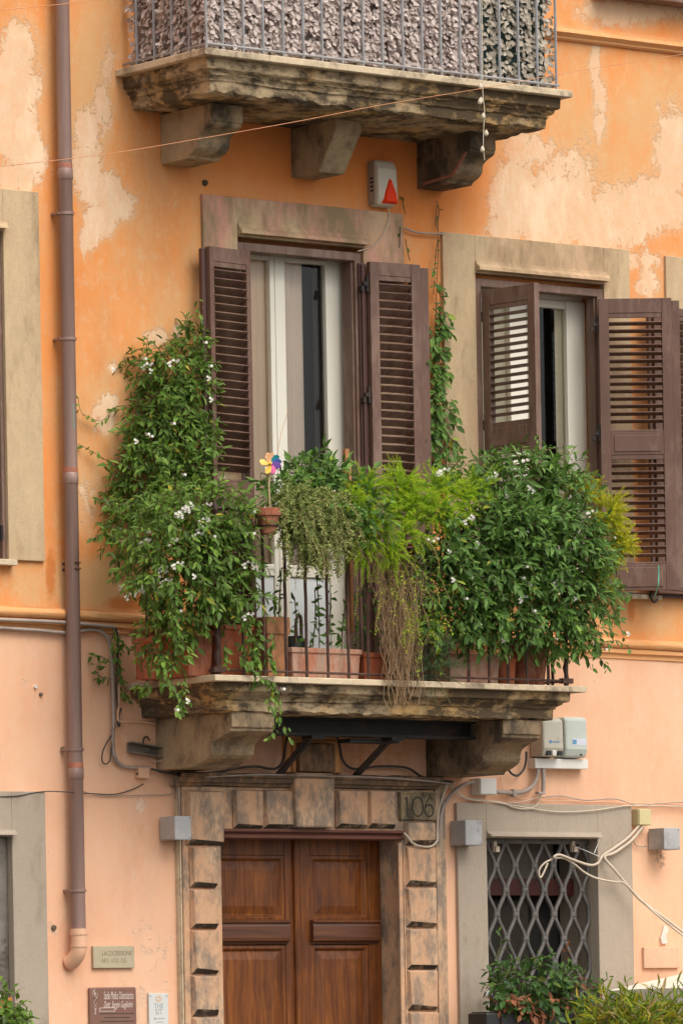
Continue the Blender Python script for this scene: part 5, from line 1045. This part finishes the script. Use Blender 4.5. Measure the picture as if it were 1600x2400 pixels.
# trailing grey green cushion
t = plant('trailing_thyme', 'grey-green cushion plant trailing from the hanging pot over the railing', 700, 1230, .85, 'trailing plant'); f = Fol()
def hang(f, x0, x1, y0, y1, d, n, L0, L1, leafL, tb=.0, out=.10, dens=1., step=.007, sway=.03):
    for _ in range(n):
        p = np.array(at(RS.uniform(x0, x1), RS.uniform(y0, y1), d+RS.uniform(-.04, .05))); v = nrm(np.array((RS.normal()*.35, -abs(RS.normal())*out*6, RS.uniform(-.1, .6)))); L = RS.uniform(L0, L1); N = int(L/.014); path = [p.copy()]
        for k in range(N):
            v = nrm(v+np.array((0, 0, -.16))+RS.normal(size=3)*sway*2); p = p+v*.014; path.append(p.copy())
            for _j in range(int(.014/step*dens+RS.rand())):
                r = nrm(RS.normal(size=3)); f.leaf(p+r*.004, r+v*.5, RS.normal(size=3)+VIEW, leafL*RS.uniform(.6, 1.2), .5, tb+RS.beta(2, 2)*.75*(1)+.22*(k/N))
        f.stems.append(path[::2]+[path[-1]])
hang(f, 662, 750, 1165, 1200, .85, 300, .05, .26, .021, -.12, .06, 2.2); hang(f, 670, 790, 1175, 1270, .88, 280, .06, .34, .019, -.05, .05, 1.8); hang(f, 690, 790, 1230, 1290, .87, 60, .15, .36, .011, .3, .03, .7)
f.build(t, 'thyme_green', singles=0, stem_mat='stem_dry', stem_r=.0013)
# dry hanging stems
t = plant('dry_trailer', 'tangle of dry straw-coloured stems hanging over the slab edge below the fern', 930, 1400, .86, 'dried plant'); m = MB()
for k in range(150):
    x0 = RS.uniform(885, 985); p = Vector(at(x0+RS.uniform(-10, 10), RS.uniform(1300, 1430), .84+RS.uniform(0, .08))); L = RS.uniform(.3, .72); xe = 935+(x0-935)*.55+RS.normal()*10; dx = (xe-x0)/309/(L/.03); pts = [p.copy()]; w1, w2 = RS.uniform(0, 6), RS.uniform(.3, 1.0)
    for i in range(int(L/.03)):
        p = p+Vector((dx+.010*math.sin(i*w2+w1)+RS.normal()*.003, .006*math.sin(i*.8+w1*2)*1.0, -.03+.004*math.cos(i+w1))); p.y = min(p.y, -.80); 
        if p.z < FLOOR+.02: p.y = min(p.y, -.90)
        if p.z < FLOOR-.17: break
        pts.append(p.copy())
    if len(pts) > 3: m.tube(pts, RS.uniform(.0012, .0024), 3, cap=False)
for k in range(40):
    p = Vector(at(RS.uniform(840, 960), RS.uniform(1190, 1300), .92)); pts = [p.copy()]; v = Vector((RS.uniform(-.2, .8), -.05, -1)).normalized()
    for i in range(RS.randint(5, 12)): v = (v+Vector(RS.normal(size=3)*.12)).normalized(); p = p+v*.025; pts.append(p.copy())
    m.tube(pts, .0017, 3, cap=False)
m.build('stems', 'stem_dry', t, kind='stuff')
f = Fol(); hang(f, 890, 975, 1340, 1420, .84, 45, .15, .5, .014, .25, .02, .5); hang(f, 975, 1000, 1430, 1500, .86, 26, .15, .34, .017, 0, .02, .9); f.build(t, 'fern_yellow', singles=0, stem_mat='stem_dry', stem_r=.0013)
# rosemary
t = plant('rosemary_bush', 'small dark needle-leaved bush poking through the railing above the slab edge', 1015, 1590, .8, 'herb'); fern(t, 'rosemary', [(1015, 1565, .80, 45, 50, .08, 70, .20, .2), (985, 1500, .78, 35, 60, .08, 40, .2, .4), (1040, 1545, .86, 30, 25, .06, 24, .16, -.2)], 'stem_brown', .022, .006, .09)
# big vine on the right half
t = plant('flowering_vine', 'big dark-green vine with scattered white flowers over the right half of the railing', 1220, 1500, .8, 'climber', 'leafy climbers'); f = Fol()
for b in ((1215, 1120, .68, 90, 50, .16, 75), (1290, 1165, .70, 80, 55, .16, 75), (1175, 1240, .88, 120, 65, .10, 110), (1255, 1255, .86, 150, 85, .14, 170), (1335, 1285, .82, 80, 88, .14, 120), (1300, 1120, .66, 60, 30, .12, 26), (1170, 1335, .88, 140, 65, .10, 130), (1300, 1375, .86, 120, 65, .13, 110), (1110, 1400, .86, 90, 50, .08, 60), (1210, 1435, .86, 110, 38, .08, 60), (1375, 1400, .72, 55, 55, .14, 46), (1060, 1310, .89, 45, 60, .06, 34), (1330, 1465, .8, 70, 36, .1, 30), (1000, 1400, .78, 60, 70, .08, 46), (1080, 1450, .8, 60, 40, .08, 40), (1170, 1465, .84, 90, 26, .06, 40), (1290, 1470, .82, 60, 30, .08, 24), (1015, 1235, .93, 26, 30, .04, 8), (880, 1210, .95, 18, 20, .03, 5), (1045, 1225, .95, 22, 22, .03, 6), (1100, 1100, .72, 50, 22, .1, 20)): f.blob(*b[:6], int(b[6]*1.15), L=.064, n=8, droop=.55, w=.37, tb=-.03)
for q in ([(1230, 1090, .7), (1255, 1065, .7), (1262, 1040, .7), (1260, 1020, .7)], [(1110, 1110, .7), (1090, 1085, .65), (1070, 1060, .6)], [(1400, 1300, .7), (1430, 1370, .6), (1440, 1430, .5), (1460, 1490, .5)], [(1380, 1430, .7), (1400, 1480, .6), (1420, 1510, .55), (1440, 1500, .5), (1478, 1520, .5)], [(1340, 1470, .8), (1370, 1530, .75), (1385, 1570, .75)], [(1350, 1440, .7), (1390, 1520, .65), (1425, 1570, .6)], [(1390, 1390, .7), (1420, 1440, .6), (1450, 1450, .5)], [(1300, 1500, .85), (1290, 1560, .85)], [(1400, 1350, .7), (1450, 1390, .5), (1480, 1400, .4)]): f.strand(q, .022, .045)
for q in ([(1330, 1150, .6), (1385, 1140, .5), (1420, 1150, .45), (1450, 1180, .45), (1465, 1195, .45)], [(1360, 1130, .5), (1330, 1062, .5), (1300, 1050, .5), (1250, 1070, .6)]): f.strand(q, .028, .03, tb=.35)
f.build(t, 'leaf_blue_green')
flowers(t, [(1030, 1108, .9, 3), (1040, 1100, .9, 2), (1150, 1118, .85, 2), (1160, 1110, .85, 1), (1238, 1142, .9, 1), (1247, 1150, .9, 1), (1097, 1216, 1., 2), (1105, 1210, 1., 1), (1118, 1273, 1.02, 1), (1112, 1282, 1.02, 0), (1000, 1262, .98, 0), (1012, 1266, .98, 0), (1022, 1260, .98, 0), (1051, 1292, 1., 1), (1185, 1161, .95, 1), (1060, 1358, 1., 1), (1102, 1352, 1., 0), (1225, 1353, 1.03, 0), (1240, 1371, 1.03, 1), (1232, 1326, 1.03, 0), (1305, 1362, 1., 2), (1303, 1375, 1., 1), (1220, 1395, 1., 1), (1231, 1397, 1., 0), (1218, 1407, 1., 1), (1250, 1430, 1., 0), (1345, 1402, .95, 1), (1380, 1407, .9, 1), (1090, 1401, .98, 0), (1122, 1463, .98, 0), (1177, 1500, .95, 1), (1265, 1468, .98, 0), (1386, 1199, .95, 2), (1372, 1198, .95, 0), (1437, 1258, .85, 0), (1291, 1290, 1.03, 0), (1470, 1485, .5, 1), (1390, 1508, .65, 1), (1418, 1520, .55, 0), (1300, 1495, .95, 0), (1233, 1244, 1., 0)])
# vine between the two windows
t = plant('wall_vine', 'narrow vine climbing the wall strip between the two windows', 1020, 1100, .04, 'climber', 'leafy climbers'); f = Fol()
for q in ([(1018, 1100, .05), (1022, 1000, .05), (1018, 900, .05), (1020, 800, .05), (1022, 700, .05), (1025, 620, .04), (1026, 560, .04)], [(1040, 1100, .06), (1030, 1000, .06), (1026, 880, .06), (1032, 760, .05), (1030, 660, .04)]):
    f.stems += [[np.array(p) for p in bez([at(*a) for a in q], 8)]]
for y, n in ((1080, 46), (1030, 34), (980, 28), (930, 24), (880, 22), (840, 18), (800, 16), (760, 12), (725, 9), (690, 6), (650, 4)):
    for _ in range(int(n*.68)):
        x = 1022+RS.normal()*(9+.028*max(0, y-700)); p = np.array(at(x, y+RS.uniform(-30, 30), .05)); p[1] = min(p[1], -.03); f.twig(p, np.array((RS.normal()*.5, -.4, -.5)), VIEW, RS.randint(2, 5), .06, .48, .9)
for q in ([(1025, 560, .03), (1026, 520, .02), (1028, 490, .02), (1022, 470, .02)], [(1027, 540, .02), (1020, 520, .02), (1024, 480, .02)], [(950, 500, .03), (944, 480, .03), (946, 465, .02)], [(950, 560, .03), (955, 590, .03), (960, 610, .03)], [(1018, 640, .04), (1020, 600, .03), (1026, 560, .03)], [(1015, 690, .04), (1018, 655, .04)], [(938, 530, .03), (936, 580, .03)]): f.strand(q, .045, .035, dens=.8)
f.build(t, 'leaf_blue_green', singles=220, stem_r=.003)

# faded leaf screen of the upper balcony
t = plant('leaf_screen', 'screen of faded pinkish artificial leaves behind the bars of the upper balcony', 900, 130, .78, 'privacy screen'); f = Fol(); f2 = Fol()
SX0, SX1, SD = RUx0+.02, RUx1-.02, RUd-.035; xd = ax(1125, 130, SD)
def screen(f, p0, p1, n, tb=0.):
    p0, p1 = np.array(p0), np.array(p1); o = nrm(np.array((p1-p0)[[1, 0, 2]])*np.array((1, -1, 1))); o = o if o@VIEW > 0 else -o
    for _ in range(n):
        s = RS.rand(); z = RS.uniform(UBz+.015, UBz+.80); p = p0+(p1-p0)*s; w = .012*math.sin(s*np.linalg.norm(p1-p0)*43); p = p+o*(w+RS.normal()*.008); p[2] = z
        dd = o*RS.uniform(.05, .4)+np.array((RS.normal()*.75*abs(o[1]), RS.normal()*.75*abs(o[0]), -RS.uniform(.0, 1.))); f.leaf(p, dd, o*1.3+np.array((0, 0, .4))+RS.normal(size=3)*.28, RS.uniform(.032, .048), RS.uniform(.55, .85), tb+RS.beta(3, 2.5)*.97)
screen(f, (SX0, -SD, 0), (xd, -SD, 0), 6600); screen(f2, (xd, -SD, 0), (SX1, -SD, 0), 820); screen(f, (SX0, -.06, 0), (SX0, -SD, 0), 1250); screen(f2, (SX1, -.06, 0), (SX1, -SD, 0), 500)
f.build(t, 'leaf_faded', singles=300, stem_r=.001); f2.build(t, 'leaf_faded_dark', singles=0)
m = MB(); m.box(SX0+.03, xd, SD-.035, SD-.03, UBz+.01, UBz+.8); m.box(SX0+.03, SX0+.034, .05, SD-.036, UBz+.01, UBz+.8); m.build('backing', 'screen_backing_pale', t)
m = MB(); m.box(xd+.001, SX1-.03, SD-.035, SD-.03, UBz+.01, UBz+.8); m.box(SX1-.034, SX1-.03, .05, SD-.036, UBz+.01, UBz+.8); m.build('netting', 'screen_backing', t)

# ------------------------------------------------------------------ pots and small things on the balcony
def planter(label, mat, px0, px1, ytop, d0, d1, group='planters on the lower balcony', taper=.012, rim=.03, name='planter', zb=None, d=None):
    dd = d1; xa, xb = ax(px0, ytop+20, dd), ax(px1, ytop+20, dd); zt_ = az((px0+px1)/2, ytop, dd); zb = FLOOR+.001 if zb is None else zb; t = thing(name, label, 'planter', ((xa+xb)/2, -(d0+d1)/2, zb), group)
    m = MB(); o = [(xa+taper, d0+taper), (xb-taper, d0+taper), (xb-taper, d1-taper), (xa+taper, d1-taper)]; u = [(xa, d0), (xb, d0), (xb, d1), (xa, d1)]; k = (zt_-rim-zb)/(zt_-zb)
    vs = [(x, -y, zb) for x, y in o] + [(a[0]+(b[0]-a[0])*k, -(a[1]+(b[1]-a[1])*k), zt_-rim) for a, b in zip(o, u)]
    m.add(vs, [(3, 2, 1, 0)] + [(i, (i+1) % 4, 4+(i+1) % 4, 4+i) for i in range(4)]); m.build('body', mat, t, bevel=.006)
    m = MB(); e = .007; m.box(xa-e, xb+e, d1-.018, d1+e, zt_-rim, zt_); m.box(xa-e, xb+e, d0-e, d0+.018, zt_-rim, zt_); m.box(xa-e, xa+.018, d0+.0185, d1-.0185, zt_-rim, zt_); m.box(xb-.018, xb+e, d0+.0185, d1-.0185, zt_-rim, zt_); m.build('rim', mat, t, bevel=.005)
    m = MB(); m.box(xa+.019, xb-.019, d0+.019, d1-.019, zt_-rim-.03, zt_-.02); m.build('soil', 'soil', t)
    return t
planter('long pale terracotta planter in the middle of the lower balcony', 'terracotta_pale', 685, 846, 1520, .55, .74)
planter('dark red planter half hidden by the dry stems', 'terracotta', 853, 925, 1530, .55, .73)
planter('tall tan box planter behind the left bars', 'grey_terracotta', 626, 676, 1446, .5, .72, rim=.10, taper=.004)
planter('bright terracotta planter behind the leaves at the left', 'terracotta', 505, 592, 1464, .5, .73)
planter('dark terracotta planter at the left corner of the lower balcony', 'terracotta', 440, 500, 1478, .46, .72)
planter('terracotta planter along the left end bars', 'terracotta', 372, 432, 1492, .25, .5)
planter('long reddish planter at the right of the lower balcony', 'terracotta_pale', 1052, 1172, 1534, .52, .72)
t = thing('flower_pot', 'tall conical terracotta pot at the right end of the lower balcony', 'flower pot', at(1240, 1600, .62)); c = at(1240, 1600, .62); zt_ = az(1240, 1500, .62); m = MB(); m.lathe((c.x, c.y, FLOOR+.001), [(.085, 0), (.105, (zt_-FLOOR)*.5), (.118, zt_-FLOOR-.04), (.128, zt_-FLOOR-.038), (.128, zt_-FLOOR), (.112, zt_-FLOOR), (.11, zt_-FLOOR-.03)], 28); m.build('body', 'terracotta', t, smooth=False, bevel=.003); m = MB(); m.lathe((c.x, c.y, zt_-.03), [(.108, 0), (.108, .004)], 20); m.build('soil', 'soil', t)
t = thing('flower_pot', 'small dark clay pot between the reddish planter and the conical pot', 'flower pot', at(1186, 1600, .7)); c = at(1186, 1600, .7); m = MB(); m.lathe((c.x, c.y, FLOOR+.001), [(.048, 0), (.058, .14), (.064, .142), (.064, .16), (.055, .16)], 22); m.build('body', 'terracotta', t, bevel=.002)
m = MB(); A, B = at(1040, 1512, .7), at(1096, 1506, .7); m.prism([(-.016, .0), (.0, .0), (.0, .022), (-.016, .022)], lambda y, z: (A.x, A.y+y, A.z+z), lambda y, z: (B.x, B.y+y, B.z+z)); props(m.build('tile_strip', 'terracotta_pale', None, bevel=.003), 'strip of terracotta lying above the reddish planter', 'strip')
m = MB(); A, B = at(326, 1486, .2), at(392, 1476, .2); m.box(A.x, B.x, .10, .32, A.z, A.z+.03); props(m.build('shelf_tile', 'terracotta', None, bevel=.004), 'terracotta tile shelf by the wall at the left end of the lower balcony', 'shelf')
t = thing('hanging_strands', 'pale dry strands hanging over the conical pot', 'dried plant', at(1255, 1500, .74)); m = MB()
for k in range(60):
    x = RS.uniform(1232, 1278); p = Vector(at(x, RS.uniform(1440, 1490), .77)); pts = [p.copy()]
    for i in range(RS.randint(8, 13)): p = p+Vector((RS.normal()*.004, RS.normal()*.002, -.025)); pts.append(p.copy())
    pts = [q for q in pts if q.z > FLOOR+.01]
    if len(pts) > 2: m.tube(pts, .0012, 3, cap=False)
m.build('stems', 'stem_dry', t, kind='stuff')
t = thing('hanging_pot', 'terracotta pot hooked on the railing beside the pinwheel', 'flower pot', at(629, 1250, .93)); c = at(629, 1252, .93); zt_ = az(629, 1192, .93); H_ = zt_-c.z; m = MB(); m.lathe((c.x, c.y, c.z), [(.045, 0), (.066, H_-.045), (.075, H_-.043), (.075, H_), (.062, H_), (.06, H_-.02)], 26); m.build('body', 'terracotta', t, bevel=.003); m = MB(); m.lathe((c.x, c.y, zt_-.02), [(.058, 0), (.058, .004)], 18); m.build('soil', 'soil', t)
m = MB(); m.tube([(c.x+.06*math.cos(a), c.y+.06*math.sin(a), c.z+.045) for a in np.linspace(0, 6.283, 20)], .004, 5); m.tube(bez([(c.x, c.y+.06, c.z+.045), (c.x, -RLd-.02, c.z+.06), (c.x, -RLd-.02, RLz1+.02), (c.x, -RLd+.01, RLz1+.02)], 4), .004, 5); m.build('wire_ring', 'black_iron', t)
flowers(t, [(645, 1200, .93, 3), (622, 1193, .92, 1)])
# pinwheel
t = thing('pinwheel', 'toy pinwheel with rainbow petals on a stick in the hanging pot', 'pinwheel', at(633, 1190, .93)); hub = Vector(at(634, 1086, .95)); m = MB(); m.tube([at(633, 1200, .93), at(630, 1140, .935), at(634, 1086, .935)], .0045, 6); m.build('stick', 'bamboo_stick', t)
ex_ = Vector(_r0); ez_ = Vector((0, 0, 1)); en_ = -Vector(_f)
for k, (mt_, a) in enumerate((('pin_peach', 105), ('pin_peach', 80), ('pin_teal', 40), ('pin_blue', 8), ('pin_violet', -22), ('pin_pink', -75), ('pin_yellow', -115), ('pin_yellow', 165))):
    a = rad(a); dr = ex_*math.cos(a)+ez_*math.sin(a); pe = -ex_*math.sin(a)+ez_*math.cos(a); L = .062; m = MB()
    pts = [(0, 0, 0), (.35, .26, .10), (.75, .34, .22), (1.0, .12, .26), (1.0, -.10, .14), (.7, -.24, .04), (.3, -.14, .0)]
    m.add([hub+(dr*u+pe*v+en_*w)*L for u, v, w in pts], [tuple(range(7))]); o = m.build('petal', mt_, t); sm = o.modifiers.new('s', 'SOLIDIFY'); sm.thickness = .001
m = MB(); m.lathe((0, 0, 0), [(.009, 0), (.009, .012), (.004, .016)], 10); m.v = [tuple(hub+ex_*x+ez_*y+en_*(z+.004)) for x, y, z in m.v]; m.build('hub', 'pin_yellow', t)
m = MB(); m.tube([at(648, 1070, .7), at(660, 1010, .7), at(677, 955, .7)], .0022, 5); props(m.build('thin_stick', 'bamboo_stick', None), 'thin bare stick leaning up in front of the left casement', 'stick')
m = MB(); A = at(808, 1110, .45); m.box(A.x, A.x+.03, .43, .46, FLOOR+.3, az(812, 1052, .45)); m.box(A.x+.008, A.x+.03, .461, .475, FLOOR+.3, az(812, 1072, .45)); props(m.build('wooden_stake', 'grey_terracotta', None, bevel=.003), 'orange-brown stake standing beside the right jamb of the tall window', 'stake')
t = thing('watering_can', 'dark rounded pot with a purple handle behind the long planter', 'pot', at(690, 1518, .45)); c = at(690, 1518, .45); m = MB(); m.lathe((c.x, c.y, FLOOR+.001), [(.06, 0), (.075, .10), (.07, .22), (.05, .27)], 18); m.build('body', 'planter_black', t, smooth=True); m = MB(); m.tube(bez([(c.x-.03, c.y-.05, FLOOR+.22), (c.x-.03, c.y-.06, FLOOR+.36), (c.x+.01, c.y-.05, FLOOR+.38), (c.x+.02, c.y-.04, FLOOR+.24)], 5), .010, 6); m.build('handle', 'mauve_shutter', t, smooth=True)

# ------------------------------------------------------------------ plants at street level
pb = thing('planter', 'black planter box under the iron lattice', 'planter', (ax(1270, 2380, .5), -.4, az(1270, 2400, .5)-.2)); m = MB(); m.box(ax(1140, 2380, .5), ax(1410, 2380, .5), .32, .5, az(1270, 2373, .5)-.30, az(1270, 2373, .5)); m.build('box', 'planter_black', pb, bevel=.01)
m = MB(); m.box(ax(1145, 2380, .5), ax(1400, 2380, .5), .34, .48, az(1270, 2373, .5)+.0005, az(1270, 2373, .5)+.006); m.build('soil', 'soil', pb)
for xx in (1160, 1390): m = MB(); X_ = ax(xx, 2380, .4); m.box(X_-.02, X_+.02, .0, .319, az(1270, 2373, .5)-.25, az(1270, 2373, .5)-.21); m.build('support', 'black_iron', pb)
t = plant('potted_shrub', 'green shrub with red-brown dead leaves in the black planter box', 1270, 2370, .42, 'potted plant'); f = Fol()
for b in ((1200, 2320, .42, 50, 45, .09, 40), (1270, 2300, .42, 70, 50, .09, 60), (1340, 2330, .42, 55, 45, .09, 45), (1390, 2360, .5, 40, 50, .1, 30), (1240, 2350, .46, 60, 25, .08, 30)): f.blob(*b, L=.058, n=6, droop=.4, w=.5)
for q in ([(1180, 2300, .4), (1165, 2250, .36), (1175, 2210, .3), (1168, 2180, .28)], [(1185, 2290, .38), (1200, 2250, .34), (1180, 2220, .3)], [(1190, 2300, .4), (1210, 2270, .36), (1195, 2250, .34)]): f.strand(q, .02, .045)
f2 = Fol()
for b in ((1205, 2362, .50, 45, 20, .06, 18), (1270, 2358, .50, 70, 16, .06, 8), (1350, 2350, .5, 30, 20, .05, 4), (1375, 2300, .42, 20, 25, .05, 4), (1340, 2245, .4, 4, 4, .02, 1)): f2.blob(*b, L=.055, n=5, droop=.9, w=.5, tb=.5)
f.T = [min(x, .77) for x in f.T]; f2.T = [.84+.16*RS.rand() for _ in f2.T]
for k in ('P', 'D', 'N', 'L', 'W', 'T', 'stems'): getattr(f, k).extend(getattr(f2, k))
f.build(t, 'leaf_red_green', singles=300)
t = plant('bamboo_bush', 'yellow-green spiky bamboo bush at the bottom right corner', 1530, 2420, 1.85, 'bush'); f = Fol()
for b in ((1480, 2418, 1.85, 75, 40, .2, 80), (1560, 2416, 1.85, 75, 38, .2, 80), (1630, 2425, 1.85, 60, 45, .2, 50), (1440, 2440, 1.85, 50, 40, .15, 40), (1530, 2450, 1.95, 110, 40, .15, 60)): f.blob(*b, L=.092, n=8, droop=-.1, w=.15, tb=.12)
for q in ([(1470, 2360, 1.8), (1465, 2330, 1.8), (1470, 2300, 1.8)], [(1450, 2360, 1.8), (1430, 2340, 1.8), (1420, 2335, 1.8)], [(1520, 2350, 1.8), (1525, 2315, 1.8)]): f.strand(q, .014, .07, w=.17, droop=-.4)
f.build(t, 'bamboo_leaf', singles=300)
m = MB(); c = at(1530, 2440, 1.85); m.lathe((c.x, c.y, .002), [(.22, 0), (.28, .9), (.30, .92), (.30, 1.0), (.26, 1.0)], 24); props(m.build('bush_pot', 'planter_black', None), 'dark tub of the bamboo bush, below the bottom edge', 'planter')
t = plant('flowering_shrub', 'small green shrub with orange blossoms at the bottom left corner', 15, 2400, .55, 'potted plant'); f = Fol()
for b in ((12, 2370, .5, 34, 40, .1, 34), (-20, 2380, .5, 40, 50, .1, 30), (20, 2410, .55, 40, 30, .1, 26)): f.blob(*b, L=.05, n=6, droop=.3, w=.55)
f.strand([(25, 2400, .55), (42, 2380, .55), (52, 2365, .55), (56, 2350, .55)], .016, .04); f.build(t, 'leaf_green', singles=150)
OF = flower_mesh(random.Random(4), 3, .006, .014).mesh('flower_cluster', 'petal_orange')
for q in ((4, 2350, .6), (20, 2358, .62), (24, 2342, .6), (0, 2362, .6)): place('flower_cluster', OF, t, at(*q))
m = MB(); A, B = at(-2, 2333, .55), at(8, 2344, .55); m.box(A.x, B.x, .54, .545, B.z, A.z); props(m.build('plant_tag', 'sign_white', None), 'white tag at the left edge above the orange blossoms', 'tag')
m = MB(); A, B = at(1137, 2323, .1), at(1149, 2332, .1); m.box(A.x, B.x, .09, .10, B.z, A.z); m.box(A.x+.01, B.x-.008, .1005, .102, B.z+.008, A.z-.008); props(m.build('wall_tag', 'sign_white', None), 'small white tag at the left foot of the iron lattice', 'tag')
# parasol
bx0 = ax(1418, 2324, .2); cx_, cd_ = bx0+1.0, .65; ez0 = az(1418, 2324, .2); hw = 1.0; pk = ez0+.22
t = thing('parasol', 'cream canvas parasol at the bottom right corner, behind the bamboo bush', 'parasol', (cx_, -cd_, .01))
cor_ = [(cx_-hw, cd_-.45), (cx_+hw, cd_-.45), (cx_+hw, cd_+.45), (cx_-hw, cd_+.45)]; m = MB(); n = 8; vs = [(cx_, -cd_, pk)]; 
for k in range(4):
    a, b = cor_[k], cor_[(k+1) % 4]
    for i in range(n): s = i/n; vs.append((a[0]+(b[0]-a[0])*s, -(a[1]+(b[1]-a[1])*s), ez0+.008*math.sin(math.pi*s)))
N_ = 4*n; m.add(vs, [(0, 1+i, 1+(i+1) % N_) for i in range(N_)]); o = m.build('canopy', 'canvas_cream', t); sm = o.modifiers.new('s', 'SOLIDIFY'); sm.thickness = .003
m = MB(); rim_ = vs[1:]; m.add(rim_ + [(x, y, z-.16) for x, y, z in rim_], [(i, (i+1) % N_, N_+(i+1) % N_, N_+i) for i in range(N_)]); o = m.build('valance', 'canvas_cream', t); sm = o.modifiers.new('s', 'SOLIDIFY'); sm.thickness = .003
m = MB(); m.lathe((cx_, -cd_, .0), [(.24, .005), (.24, .06), (.03, .08), (.025, pk-.02)], 14); m.build('pole', 'box_white', t)
